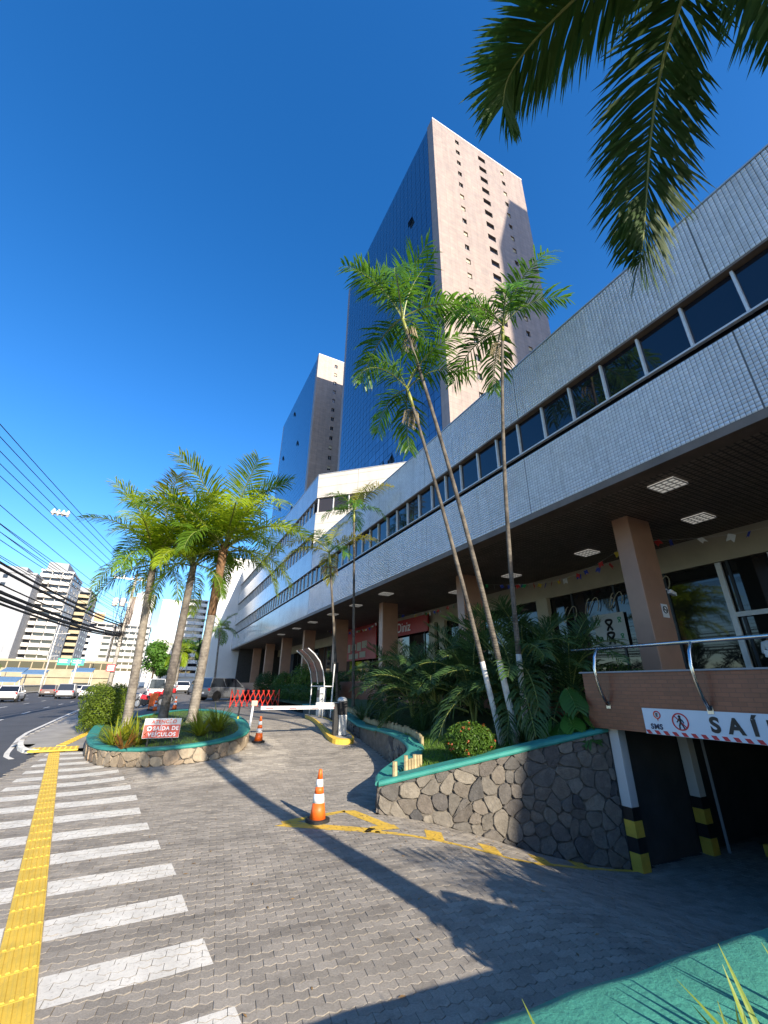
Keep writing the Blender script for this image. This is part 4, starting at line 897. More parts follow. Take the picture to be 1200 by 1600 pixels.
MB().box(FX + .3, 26, Y0, YW, 13.0, 13.3).build('roof', 'concrete', mall)
MB().box(FX - .03, FX + .5, Y0, YW - .01, 13.384, 13.43).build('parapet_cap', 'alu', mall)
MB().box(FX + .5, 17.5, Y0, Y1, 7.24, 7.5).build('soffit', 'soffit', mall)
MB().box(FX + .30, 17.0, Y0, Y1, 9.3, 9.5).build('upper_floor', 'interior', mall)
MB().box(FX - .012, FX + .42, Y0, YW, 11.09, 11.146).build('lintel', 'brown_fascia', mall)
def strip(zs, ze, ya, yb, x=FX, step=1.15, phase=2.31, parent=mall):
    """ribbon window: recess, each pane and mullion on its own"""
    MB().box(x + .32, x + .5, ya, yb, zs - .3, ze + .12).build('window_recess', 'mullion', parent)
    pm = MB().box(0, .012, .03, step - .03, 0, ze - zs).mesh('pane', 'wglass'); mm = MB().box(-.02, .1, -.028, .028, -.06, ze - zs).mesh('mullion', 'white_alu')
    k = math.ceil((ya - phase) / step); rs = random.Random(int(zs * 7)); n = 0
    while phase + k * step < yb:
        y = phase + k * step
        if y > ya and y + step < yb: o = link('pane', pm, parent, (x + .17, y, zs), (0, R(rs.uniform(-.35, .35)), R(rs.uniform(-.35, .35))))
        if y >= ya: link('mullion', mm, parent, (x + .10, y, zs))
        k += 1
    MB().box(x + .09, x + .2, ya, yb, zs - .05, zs + .0).build('sill_rail', 'white_alu', parent)
strip(9.82, 11.06, -6.0, Y1 - .3)
# wing: the taller part with three ribbon windows and a sunlit end
wing = thing('mall_wing', 'taller mall wing with three ribbon windows and a sunlit cream end face', 'building', (0, 0, 0))
ZB = [(11.15, 13.05), (14.55, 16.4), (17.85, 20.2)]
for i, (z0, z1) in enumerate(ZB):
    MB().box(FX - .004, FX + .32, YW + .0, Y1, z0, z1).build('tiled_band', 'tile_far', wing)
    if i: MB().box(.0, 14, .0, .4, 13.305 if i == 1 else z0 + .002, z1 - .002).build('end_band', 'panel_y', wing, loc=(FX, YW, 0), rotz=R(-45))      # the end face is cut at 45 degrees
DX = 14 * math.sqrt(.5)
MB().prism([(FX + .5, YW + .2), (FX + DX + .35, YW - DX + .35), (25.3, YW - DX + .35), (25.3, Y1), (FX + .5, Y1)], 13.31, 19.95).build('core', 'interior', wing)
MB().prism([(FX - .03, YW - .02), (FX + DX, YW - DX - .04), (25.3, YW - DX - .04), (25.3, Y1), (FX - .03, Y1)], 20.203, 20.26).build('parapet_cap', 'alu', wing)
strip(13.08, 14.42, YW + .4, Y1 - .2, parent=wing); strip(16.43, 17.72, YW + .4, Y1 - .2, parent=wing)
MB().box(.35, 13.9, .3, .36, 16.3, 17.95).build('window_recess', 'mullion', wing, loc=(FX, YW, 0), rotz=R(-45))
ew = MB().box(.03, 1.45, 0, .012, 0, 1.36).mesh('pane', glassmat('warm_glass', (.035, .028, .022), .05, .7)); em = MB().box(-.035, .035, -.05, .06, 0, 1.36).mesh('mullion', 'white_alu')
for k in range(9):
    for me_, nm, off in ((ew, 'pane', .17), (em, 'mullion', .14)):
        u = .12 + k * 1.5; link(nm, me_, wing, (FX + (u + off) * .70711, YW - (u - off) * .70711, 16.43), (0, 0, R(-45)))
MB().box(.1, 13.9, .1, .2, 16.402, 16.43).build('sill_rail', 'white_alu', wing, loc=(FX, YW, 0), rotz=R(-45))
fin = MB(); fin.prism([(6.9, 74.4), (6.7, 75.2), (7.2, 75.6), (12, 75.6), (12, 74.02), (8.3, 74.02)], 0.5, 22.6); fin.build('end_fin', 'white_fin', wing, bevel=.05)
# arcade: columns, terrace, shop fronts
for i in range(-3, 8):
    y = 7.38 + 8.6 * i; MB().box(12.45, 13.58, y, y + .55, 1.9, 7.25).build('column', 'column', mall, bevel=.02)
MB().box(10.7, 17.4, 70.0, 70.3, 1.0, 7.22).build('arcade_dark_screen', 'interior', mall)  # added dark wall that hides the bright opening at the arcade end
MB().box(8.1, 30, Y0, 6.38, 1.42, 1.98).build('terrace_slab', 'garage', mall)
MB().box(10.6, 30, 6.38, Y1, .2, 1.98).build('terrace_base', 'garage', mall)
MB().box(10.5, 10.72, 6.5, Y1, .3, 2.35).build('terrace_wall', 'brown_tile', mall)
SX = 16.7
MB().box(SX + .0, SX + .3, Y0, Y1, 6.25, 7.238).build('shop_header', 'cream', mall)
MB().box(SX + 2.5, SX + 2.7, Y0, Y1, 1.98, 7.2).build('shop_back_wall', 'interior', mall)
gm = MB().box(0, .015, .04, 2.11, 0, 4.2).mesh('shop_pane', 'sglass'); fm = MB().box(-.04, .06, -.04, .04, 0, 4.26).mesh('shop_mullion', 'mullion')
k = -6
while -6 + (k + 6) * 2.15 < 60:
    y = -6 + (k + 6) * 2.15; link('shop_pane', gm, mall, (SX + .05, y, 2.0)); link('shop_mullion', fm, mall, (SX + .04, y, 1.99)); k += 1
for (y0, y1) in ((5.6, 5.72), (7.05, 7.22)): MB().box(SX - .10, SX - .02, y0, y1, 1.985, 6.2).build('door_post', 'white_alu', mall)
MB().box(SX - .09, SX - .03, 5.72, 7.05, 4.35, 4.5).build('door_rail', 'white_alu', mall)
for i, y in enumerate((14.6, 23.4, 32.2, 24.6)): MB().box(SX - .25, SX - .02, y, y + .7, 1.985, 6.248).build('shop_pier', 'cream', mall)
# ceiling lamps set in the soffit: louvred panels
lm = MB().box(-.34, .34, -.34, .34, -.03, 0).mesh('lamp_panel', 'panel_light'); lf = MB()
for k in range(5):
    c = -.34 + .17 * k; lf.box(c - .012, c + .012, -.35, .35, -.055, -.028); lf.box(-.35, .35, c - .012, c + .012, -.055, -.028)
lfm = lf.mesh('lamp_louvre', 'white_alu'); n = 0
LAMPS = [(11.35, 5.45, 'brightest louvred ceiling lamp, set near the tiled fascia edge'), (14.6, 6.4, 'louvred ceiling lamp above the glass door'), (14.7, 10.65, 'louvred ceiling lamp just beyond the near column'), (14.7, 15.0, 'louvred ceiling lamp above the pier of the cream shop front'), (14.7, 19.5, 'louvred ceiling lamp behind the middle column')] + [(11.35, y, 'louvred ceiling lamp in the row along the far fascia') for y in (22, 26.5, 31, 36, 41, 47)]
for x, y, lab in LAMPS:
    t = thing('ceiling_lamp', lab, 'ceiling lamp', (x, y, 7.238), 0, 'louvred lamps in the arcade soffit'); link('lamp_panel', lm, t); link('lamp_louvre', lfm, t)
# bunting
rs = random.Random(77); fk = ['f_red', 'f_blue', 'f_green', 'f_yellow', 'f_white']; fl = {}
for k_ in fk:
    b = MB(); b.add([(0, -.13, 0), (0, .13, 0), (0, .13, -.32), (0, 0, -.22), (0, -.13, -.32), (.006, -.13, 0), (.006, .13, 0), (.006, .13, -.32), (.006, 0, -.22), (.006, -.13, -.32)], [(0, 1, 2, 3), (0, 3, 4), (8, 7, 6, 5), (9, 8, 5), (0, 5, 6, 1), (1, 6, 7, 2), (4, 9, 5, 0)]); fl[k_] = b.mesh('flag', k_)
for s, (xa, ya, xb, yb) in enumerate([(15.2, 1, 15.0, 8.5), (14.2, 8, 15.8, 16), (15.8, 8.6, 13.9, 17), (14.4, 17, 15.6, 26), (15.6, 18, 13.8, 28), (14.2, 27, 15.6, 38), (15.5, 29, 14.0, 40)]):
    t = thing('bunting', ['string of party flags above the glass door', 'string of party flags from the near column to the shop', 'string of party flags crossing below the second lamp', 'string of party flags beside the optician sign', 'string of party flags behind the middle column', 'string of party flags above the red awning', 'string of party flags deep in the arcade'][s], 'bunting', (xa, ya, 6.9), 0, 'flag strings in the arcade')
    n = int(math.hypot(xb - xa, yb - ya) / .42); pts = [((xb - xa) * k / n, (yb - ya) * k / n, -.9 * math.sin(math.pi * k / n) * .7 + .25) for k in range(n + 1)]
    MB().tube(pts, .004, 4).build('string', 'f_white', t)
    for k in range(1, n):
        if rs.random() < .75: link('flag', fl[rs.choice(fk)], t, pts[k], (rs.uniform(-.5, .5), rs.uniform(-.6, .6), rs.uniform(-.9, .9)), rs.uniform(.5, .8))
# vertical sign matrix for faces looking to -X: text runs towards -Y
def facing_mx(x, y, z): return Matrix(((0, 0, -1, x), (-1, 0, 0, y), (0, 1, 0, z), (0, 0, 0, 1)))
sg = thing('optician_sign', 'red shop sign with white lettering under the arcade', 'shop sign', (SX - .35, 28.2, 6.35))
MB().box(0, .12, -2.95, 2.9, -.6, .55).build('board', 'red_sign', sg); text_mesh('lettering', 'Diniz', 1.0, 'white_letter', sg, facing_mx(-.006, 1.55, -.34), .012)
MB().box(-.012, 0, 1.7, 2.15, -.34, .36).build('logo_panel', 'white_letter', sg)
aw = thing('red_awning', 'large dark red shop banner with pale patches of print and sunlit reflection beyond the narrow column', 'awning', (SX - .5, 36.5, 4.3))
MB().box(0, .1, -3.3, 4.2, 0, 3.0).build('cloth', 'red_sign', aw); [MB().box(-.012, -.001, y0, y1, z0, z1).build('print_and_reflection', 'cream', aw) for (y0, y1, z0, z1) in ((2.3, 2.9, .75, 1.5), (.9, 2.0, .9, 1.45), (-.2, .7, .8, 1.55), (-1.5, -.4, 1.0, 1.6), (.4, 2.6, .15, .6), (-1.2, .1, .2, .7))]  # pale patches paint illegible lettering together with sunlight reflected on the cloth
# the vinyl poster and curly script on the near shop window
po = thing('window_poster', 'pale poster with ribbon drawings stuck on the dark shop window', 'poster', (SX - .06, 11.65, 3.68)); MB().box(0, .01, -.72, .72, 0, 1.4).build('sheet', 'poster', po)
for (yy, zz, r_) in ((0, .95, .19), (0, .42, .20), (-.5, 1.1, .09), (.5, 1.08, .09), (.5, .4, .08), (-.5, .45, .08)):
    b = MB(); b.tube([(-.004, yy + r_ * .75 * math.sin(math.pi * a / 14 * 1.32), zz + r_ * (1 - 2.3 * (a / 14) ** 2)) for a in range(-14, 15)], .04 * r_ / .16, 4); b.build('ribbon_drawing', 'black' if r_ > .15 else 'f_green', po)
sc_ = thing('window_script', 'curly pale script lettering on the dark shop window', 'lettering', (SX - .03, 0, 0)); b = MB()
for (yc, zc, s) in ((13.6, 5.3, .5), (12.4, 5.5, .5), (11.2, 5.6, .42), (9.2, 5.85, .4)):
    b = MB(); b.tube([(0, yc + s * math.sin(2 * t / 9) * (.5 + t / 60), zc + s * (.7 * math.cos(3.1 * t / 9))) for t in range(0, 26)], .02, 5); b.build('stroke', 'cream', sc_)
# camera and no-smoking plate on the column
cc = thing('security_camera', 'small white security camera fixed to the near column', 'camera', (13.62, 7.32, 4.92)); MB().box(.0, .28, -.06, .06, -.06, .06).build('housing', 'white_letter', cc, bevel=.015); MB().tube([(-.08, .05, .06), (0, 0, 0)], .018, 6).build('bracket', 'alu', cc)
cc.rotation_euler[1] = R(15)
ns = thing('no_smoking_plate', 'small white no-smoking plate on the near column', 'sign', (13.25, 7.365, 4.3)); MB().box(-.15, .15, 0, .012, -.2, .2).build('plate', 'white_letter', ns)
b = MB(); b.tube([(.1 * math.cos(a / 20 * 6.283), -.004, .03 + .1 * math.sin(a / 20 * 6.283)) for a in range(21)], .012, 5); b.tube([(-.07, -.004, .10), (.07, -.004, -.04)], .012, 5); b.box(-.055, .055, -.008, -.002, .02, .04); b.build('symbol', 'black', ns)

# ------------------------------------------------------------------ balcony over the garage mouth
bal = thing('garage_balcony', 'brown mosaic balcony front over the dark garage mouth', 'balcony', (0, 0, 0))
MB().box(7.98, 8.2, -8, 6.42, 1.40, 2.40).build('front', 'brown_tile', bal)
MB().box(7.985, 10.49, 6.28, 6.418, 1.405, 2.395).build('end', 'brown_tile_x', bal)
MB().box(7.93, 8.25, -8, 6.46, 2.403, 2.43).build('cap', 'grey_plain', bal)
rl = thing('balcony_railing', 'curved stainless steel railing bowed outwards over the brown balcony', 'railing', (0, 0, 0))
MB().tube([(7.92, 6.55, 2.86), (7.92, 3, 2.86), (7.92, -8, 2.86)], .032, 10).build('handrail', 'chrome', rl, smooth=True)
for y in (5.92, 4.12, 2.3, .5):
    MB().tube([(7.92, y, 2.86), (7.80, y, 2.70), (7.74, y, 2.48), (7.76, y, 2.25), (7.83, y, 2.02), (7.95, y, 1.82)], .03, 8).build('post', 'chrome', rl, smooth=True)
    MB().box(7.955, 7.985, y - .045, y + .045, 1.76, 1.88).build('foot_plate', 'chrome', rl)
bn = thing('garage_banner', 'white banner reading SAÍ over the garage mouth with red hazard stripes', 'banner', (7.965, 5.26, 1.39)); MB().box(0, .012, -5.2, 0, 0, .41).build('sheet', 'banner', bn)
for k in range(34):
    y = -.04 - k * .15; MB().add([(-.003, y, .004), (-.003, y - .075, .004), (-.003, y - .035, .062), (-.003, y + .04, .062), (.001, y, .004), (.001, y - .075, .004), (.001, y - .035, .062), (.001, y + .04, .062)], [(0, 1, 2, 3), (7, 6, 5, 4), (0, 4, 5, 1), (2, 6, 7, 3)]).build('hazard_stripe', 'red_mark', bn)
text_mesh('lettering', 'SAÍDA', .30, 'black', bn, facing_mx(-.005, -1.08, .115), .012, 1.75); text_mesh('logo_lettering', 'SMS', .115, 'dark_blue', bn, facing_mx(-.005, -.11, .085), .004, 1.1); text_mesh('logo_letter', 'E', .075, 'black', bn, facing_mx(-.009, -.235, .285), .003)
def ringmesh(r_, w, m, parent, y, z, a0=0, a1=360, name='ring', x=-.003):
    b = MB(); K = 28; vv = []; ff = []
    for k in range(K + 1):
        a = R(a0 + (a1 - a0) * k / K); vv += [(x, y + math.cos(a) * r_, z + math.sin(a) * r_), (x, y + math.cos(a) * (r_ - w), z + math.sin(a) * (r_ - w))]
        if k: ff.append((2 * k - 2, 2 * k, 2 * k + 1, 2 * k - 1))
    o = b.add(vv, ff).build(name, m, parent); so = o.modifiers.new('solid', 'SOLIDIFY'); so.thickness = .003; return o
ringmesh(.065, .02, 'red_mark', bn, -.255, .31, 40, 260, 'logo_pin'); ringmesh(.065, .02, 'orange', bn, -.255, .31, -90, 40, 'logo_pin')
MB().add([(-.003, -.235, .26), (-.003, -.275, .26), (-.003, -.255, .205), (.002, -.235, .26), (.002, -.275, .26), (.002, -.255, .205)], [(0, 1, 2), (5, 4, 3)]).build('logo_tip', 'red_mark', bn)
ringmesh(.135, .022, 'red_mark', bn, -.63, .225, name='prohibition_ring')
MB().tube([(-.004, -.63 + .088, .225 + .088), (-.004, -.63 - .088, .225 - .088)], .009, 4).build('prohibition_bar', 'red_mark', bn)
b = MB(); b.lathe([(.001, -.022), (.018, -.012), (.022, 0), (.018, .012), (.001, .022)], 8, (-.004, -.63, .305)); b.tube([(-.004, -.63, .285), (-.004, -.632, .215)], [.02, .016], 6); b.tube([(-.004, -.63, .22), (-.004, -.605, .165), (-.004, -.60, .115)], .011, 5); b.tube([(-.004, -.63, .22), (-.004, -.66, .165), (-.004, -.68, .12)], .011, 5); b.tube([(-.004, -.625, .275), (-.004, -.59, .235), (-.004, -.575, .215)], .009, 5); b.tube([(-.004, -.635, .275), (-.004, -.67, .24), (-.004, -.68, .205)], .009, 5); b.build('walker_symbol', 'black', bn)
# garage
ga = thing('garage', 'dark underground garage mouth below the balcony', 'garage', (0, 0, 0))
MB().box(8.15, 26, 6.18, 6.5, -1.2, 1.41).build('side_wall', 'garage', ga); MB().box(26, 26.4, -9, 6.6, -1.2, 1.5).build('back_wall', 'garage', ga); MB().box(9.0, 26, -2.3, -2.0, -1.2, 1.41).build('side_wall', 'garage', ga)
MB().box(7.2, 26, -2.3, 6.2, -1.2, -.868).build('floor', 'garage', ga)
MB().box(11.3, 13.4, 4.6, 5.3, -.866, -.72).build('walkway', 'concrete', ga); MB().box(11.2, 11.32, 4.4, 5.5, -.866, -.66).build('yellow_kerb', 'yellow_paint', ga)
for (y, x) in ((4.4, 13.0), (4.1, 13.4)): MB().tube([(x, y, -.7), (x - .02, y, .4)], .03, 6).build('guard_bar', 'yellow_paint' if x > 13.2 else 'galv', ga)
MB().tube([(10.75, 5.9, -.85), (10.75, 5.9, 1.4)], .03, 6).build('drain_pipe', 'grey_plain', ga)
for (x, y, lab) in ((8.17, 5.98, 'white post with black and yellow foot at the corner of the stone wall'), (10.25, 5.92, 'black and yellow banded post inside the dark garage')):
    t = thing('garage_post', lab, 'post', (x, y, -.87)); 
    MB().box(0, .22, 0, .2, .98, 2.27).build('white_shaft', 'white', t, bevel=.01)
    for k, (z0, z1, m_) in enumerate(((0, .3, 'yellow_paint'), (.3, .53, 'black'), (.53, .78, 'yellow_paint'), (.78, .98, 'black'))): MB().box(-.004, .224, -.004, .204, z0, z1).build('hazard_band', m_, t)

# ------------------------------------------------------------------ towers
def tower(name, label, x0, x1, y0, y1, zt, z0, ncol, nrow, wins, detail, seed):
    t = thing(name, label, 'tower', (x0, y0, 0)); rs = random.Random(seed); W, D = x1 - x0, y1 - y0
    MB().box(.12, W, .02, D - .1, 0, zt - .4).build('core', 'mullion', t)
    # granite end face with punched windows: built as strips between the openings
    rows = [zt - 1.9 - 3.2 * k for k in range(int((zt - 12) / 3.2))]; xs = sorted((a, a + w) for a, w, h, s in wins)
    cuts = [0] + [v for p in xs for v in p] + [W]
    for i in range(0, len(cuts), 2): MB().box(cuts[i], cuts[i + 1], -.3, 0, z0, zt).build('granite_strip', 'granite', t)
    wm = {}
    for (a, w, h, s) in wins:
        prev = zt
        for k, rz in enumerate(rows):
            if rz - s < z0 + 2: break
            top = rz - s; MB().box(a + .001, a + w - .001, -.299, -.001, top, prev).build('granite_panel', 'granite', t); prev = top - h
            if (w, h) not in wm: wm[(w, h)] = (MB().box(0, w, 0, .02, 0, h).mesh('window', 'wglass'), MB().box(w * .47, w * .53, -.02, .0, 0, h).mesh('window_frame', 'alu'), MB().box(0, w, -.02, .02, h * .45, h).mesh('blind', 'cream'))
            o = link('window', wm[(w, h)][0], t, (a, -.06 if w < 1.5 else -.02, prev), (R(rs.uniform(-.5, .5)), 0, 0))
            if w < 1.5:
                link('window_frame', wm[(w, h)][1], o)
                if rs.random() < .35: link('blind', wm[(w, h)][2], o, (0, -.012, 0))
        MB().box(a + .001, a + w - .001, -.299, -.001, z0, prev).build('granite_panel', 'granite', t)
    MB().box(-.02, W + .05, -.34, -.31, zt - .12, zt + .25).build('parapet_edge', 'white', t)
    MB().box(-.02, .12, -.295, 1.35, z0, zt).build('corner_return', 'granite_x', t); MB().box(-.02, .12, D - 1.0, D, z0, zt - 1).build('corner_return', 'granite_x', t)
    # curtain wall panes on the street face
    ya, yb = 1.38, D - 1.03; pw, ph = (yb - ya) / ncol, (zt - .6 - z0) / nrow
    pm = MB().box(-.015, 0, .03, pw - .03, .03, ph - .03).mesh('glass_pane', 'tglass'); rest = MB(); n = 0
    order = sorted(((c, r_) for c in range(ncol) for r_ in range(nrow)), key=lambda q: math.hypot(q[0] * pw, q[1] * ph))
    openw = set((rs.randrange(ncol), rs.randrange(nrow)) for _ in range(7))
    for (c, r_) in order:
        y, z = ya + c * pw, z0 + r_ * ph; ta, tb_ = rs.gauss(0, .004), rs.gauss(0, .004)
        if (c, r_) in openw:
            link('open_pane', pm, t, (-.02 - ph * math.sin(R(20)), y, z), (0, R(20), 0)); continue
        if n < detail: link('glass_pane', pm, t, (-.004, y, z), (0, ta, tb_)); n += 1
        else:
            hw, hh = pw / 2 - .03, ph / 2 - .03; q = [(-.018 + p * tb_ * hw + s * ta * hh, y + pw / 2 + p * hw, z + ph / 2 + s * hh) for p, s in ((-1, -1), (-1, 1), (1, 1), (1, -1))]
            rest.add(q + [(.0, a[1], a[2]) for a in q], [(0, 3, 2, 1), (0, 1, 5, 4), (1, 2, 6, 5), (2, 3, 7, 6), (3, 0, 4, 7)])
    stuff(rest.build('glass_panes', 'tglass', t)); return t
tower('glass_tower', 'tall tower with blue mirror glass side and sunlit pink granite end', 25.6, 47.1, 33.3 + .3, 72.3, 97.2, 20.3, 25, 52, [(4.9, .85, 1.15, 0), (10.2, 1.7, 1.3, .1), (15.7, .85, 1.15, 0)], 290, 5)
tower('glass_tower', 'second mirror glass tower whose granite end lies mostly in shade', 25.6, 47.1, 95.7, 137.0, 94.5, 18, 26, 50, [(5.2, .9, 1.25, 0), (10.2, 1.7, 1.3, .1), (15.7, .85, 1.15, 0)], 0, 6)
# twin office tower behind the camera: throws the tall shadow on the granite
bt = thing('office_tower', 'granite office tower standing behind the viewpoint', 'tower', (50.5, -62, 0)); MB().box(0, 22, 0, 34, 0, 116).build('wall', 'granite_x', bt); MB().box(6, 16, 8, 26, 116, 120).build('plant_room', 'granite_x', bt)

# ------------------------------------------------------------------ boom gate, booth, barriers
def kerb_island():
    P = chaikin([(5.35, 14.2), (5.75, 13.9), (6.2, 14.05), (6.35, 15), (6.6, 17.5), (6.75, 20.4), (6.35, 20.6), (6.05, 18), (5.6, 15.6)], 2, True); t = thing('gate_kerb', 'raised kerb island with yellow painted edge under the boom gate', 'kerb'); n = len(P); cx = sum(p[0] for p in P) / n; cy = sum(p[1] for p in P) / n
    inn = [(x + (cx - x) * .28, y + (cy - y) * .05) for x, y in P]
    vv = [(x, y, g(x, y) - .1) for x, y in P] + [(x, y, g(x, y) + .14) for x, y in P] + [(x, y, g(x, y) + .15) for x, y in inn]
    MB().add(vv, [(i, (i + 1) % n, n + (i + 1) % n, n + i) for i in range(n)] + [(n + i, n + (i + 1) % n, 2 * n + (i + 1) % n, 2 * n + i) for i in range(n)]).build('painted_edge', 'yellow_paint', t)
    MB().add([(x, y, g(x, y) + .149) for x, y in inn], [tuple(range(n))]).build('top', 'concrete', t)
kerb_island()
bz = g(5.85, 14.6) + .14
bg_ = thing('boom_gate', 'boom gate with grey and black post and a lowered red and white arm', 'boom gate', (5.88, 14.6, bz))
MB().box(-.14, .14, -.14, .14, 0, .62).build('cabinet', 'alu', bg_, bevel=.02); MB().box(-.145, .145, -.145, .145, .62, 1.02).build('head', 'black', bg_, bevel=.02); MB().lathe([(.16, 1.02), (.165, 1.07), (.13, 1.14), (.05, 1.17)], 14).build('cap', 'alu', bg_, smooth=True)
MB().box(-.3, -.16, -.08, .08, 0, .98).build('side_plate', 'black', bg_)
arm = thing('boom_arm', '', ''); bpy.data.objects.remove(arm)
ar = MB().box(-2.75, .1, -.03, .03, .80, .90).build('arm', 'white_letter', bg_)
for k in range(4): MB().box(-2.6 + k * .75, -2.35 + k * .75, -.034, .034, .815, .845).build('arm_band', 'red_mark', bg_)
MB().box(-.95, -.15, -.045, .045, .86, 1.0).build('counterweight', 'alu', bg_)
# rest post on the island side
rp = thing('boom_rest', 'leaning white rest post with a forked head at the island edge', 'post', (2.95, 15.2, g(2.95, 15.2))); MB().tube([(0, 0, -.1), (.05, 0, 1.02)], .035, 8).build('shaft', 'white_letter', rp); MB().box(-.02, .18, -.05, .05, .96, 1.12).build('fork', 'cream', rp, bevel=.02)
sp = thing('chain_post', 'short black and yellow post behind the leaning white one', 'post', (2.72, 16.2, g(2.8, 16.2))); MB().tube([(0, 0, -.1), (.02, 0, .5)], .03, 8).build('foot', 'yellow_paint', sp); MB().tube([(.02, 0, .5), (.04, 0, .9)], .028, 8).build('head', 'black', sp)
# booth shelter
kx, ky = 6.5, 19.15; kz = g(kx, ky) + .13; ks = thing('ticket_shelter', 'curved smoked roof shelter on white tube legs over the ticket machine', 'shelter', (kx, ky, kz))
pr = [(0, .9), (-.02, 1.35), (-.1, 1.8), (-.28, 2.2), (-.55, 2.5), (-.85, 2.72)]
for s in (-.88, .88):
    MB().tube([(0 - .02, s, 0)] + [(x, s, z) for x, z in pr], .025, 8).build('frame_tube', 'white_alu', ks, smooth=True)
MB().tube([(-.01, 0, 1.3)] + [(x, 0, z) for x, z in pr[1:]], .018, 6).build('frame_tube', 'white_alu', ks, smooth=True)
MB().tube([(.35, -.85, 0), (.42, -.85, 2.1)], .03, 8).tube([(.42, -.85, 1.2), (0, -.86, 1.2), (0, .86, 1.2)], .022, 6).build('rear_leg', 'white_alu', ks)
vv = []
K = 14
for k in range(K + 1):
    s = k / K * (len(pr) - 2); i = min(int(s), len(pr) - 3); t_ = s - i; x = pr[i + 1][0] * (1 - t_) + pr[i + 2][0] * t_; z = pr[i + 1][1] * (1 - t_) + pr[i + 2][1] * t_; vv += [(x + .02, -.9, z + .02), (x + .02, .9, z + .02), (x + .028, -.9, z + .03), (x + .028, .9, z + .03)]
ff = []
for k in range(K): ff += [(4 * k, 4 * k + 1, 4 * k + 5, 4 * k + 4), (4 * k + 2, 4 * k + 6, 4 * k + 7, 4 * k + 3)]
MB().add(vv, ff).build('roof_sheet', 'poly', ks, smooth=True)
MB().box(.05, .35, -.2, .2, 0, 1.15).build('ticket_machine', 'alu', ks, bevel=.03); MB().box(.02, .05, -.13, .13, .75, 1.05).build('machine_screen', 'black', ks); MB().box(.55, .8, -.35, -.2, 1.75, 2.2).build('lamp_box', 'black', ks)
# scissor gate
sz = thing('scissor_gate', 'red expanding lattice gate standing across the lane', 'barrier', (4.25, 28.5, g(4.2, 28.5))); b = None
for k in range(9):
    x0 = k * .31; 
    for (za, zb_) in ((.08, 1.0), (1.0, .08)): MB().tube([(x0, .01 * (za > .5), za), (x0 + .42, .01 * (za > .5), zb_)], .028, 5).build('lattice_bar', 'red_paint', sz)
for x in (0, 2.9): MB().tube([(x, 0, 0), (x, 0, 1.05)], .03, 6).build('end_post', 'red_paint', sz)
def cone(label, x, y, h=.75, z=None, tilt=0, grp='orange traffic cones'):
    t = thing('traffic_cone', label, 'traffic cone', (x, y, g(x, y) + .004 if z is None else z), R(20), grp); s = h / .75
    MB().prism(chaikin([(-.19, -.19), (.19, -.19), (.19, .19), (-.19, .19)], 2, True), 0, .045).build('base', 'rubber', t).scale = (s, s, s)
    rad = lambda z: .135 - .107 * (z - .04) / .71
    for z0, z1, m_, e in ((.04, .27, 'orange', 0), (.27, .40, 'reflective', .002), (.40, .50, 'orange', 0), (.50, .61, 'reflective', .002), (.61, .75, 'orange', 0)):
        o = MB().lathe([(rad(z0) + e, z0), (rad(z1) + e, z1)] + ([(rad(z1) * .5, z1 + .008)] if z1 > .7 else []), 24).build('body' if m_ == 'orange' else 'reflective_band', m_, t, smooth=False); o.scale = (s, s, s)
        for p in o.data.polygons: p.use_smooth = len(p.vertices) == 4
    return t
cone('orange cone with two white bands standing on the yellow marking', 2.86, 7.97)
cone('orange cone at the corner of the palm island beside the leaning post', 3.2, 14.75, .72)
cone('orange cone just behind the fibrous palm trunk', 1.95, 22.8, .75)
cone('orange cone in front of the red motorcycles', .32, 33.0, .75); cone('orange cone behind the middle palm trunk by the lane', 1.35, 30.5, .75)
br = thing('orange_barricade', 'orange plastic barricade board beside the motorcycles', 'barricade', (.15, 34.2, g(.2, 34))); MB().box(-.25, .25, -.03, .03, .25, 1.05).build('board', 'orange', br, bevel=.02); MB().box(-.3, .3, -.2, .2, 0, .08).build('foot', 'rubber', br)
for s in (-.2, .2): MB().box(s - .03, s + .03, -.03, .03, .08, .3).build('leg', 'orange', br)
# warning board on the island
wb = thing('warning_board', 'red and grey board reading ATENÇÃO SAÍDA DE VEÍCULOS on the island', 'sign', (.42, 14.35, zit(.4, 14.4) + .02), R(-3))
MB().box(-.46, .46, -.012, .012, .17, .66).build('board', 'sign_grey', wb); MB().box(-.45, .45, -.016, -.0125, .18, .50).build('red_field', 'sign_red', wb)
for s in (-.3, .3): MB().box(s - .02, s + .02, .012, .04, -.15, .6).build('stake', 'black', wb)
def front_mx(x, y, z): return Matrix(((1, 0, 0, x), (0, 0, -1, y), (0, 1, 0, z), (0, 0, 0, 1)))
text_mesh('lettering', 'ATENÇÃO', .125, 'sign_red', wb, front_mx(.03, -.016, .535), .004, 1.1, 0, 'CENTER'); text_mesh('lettering', 'SAÍDA DE', .135, 'white_letter', wb, front_mx(.10, -.020, .365), .004, 1.12, 0, 'CENTER'); text_mesh('lettering', 'VEÍCULOS', .135, 'white_letter', wb, front_mx(.02, -.020, .215), .004, 1.18, 0, 'CENTER')
b = MB(); b.lathe([(.062, -.02), (.062, -.0165)], 20, (-.31, 0, .41), 0, 'y'); b.build('disc_symbol', 'white_letter', wb); b = MB(); b.box(-.345, -.275, -.0235, -.0205, .40, .42); b.box(-.32, -.30, -.0232, -.0208, .375, .445); b.build('cross_symbol', 'black', wb)

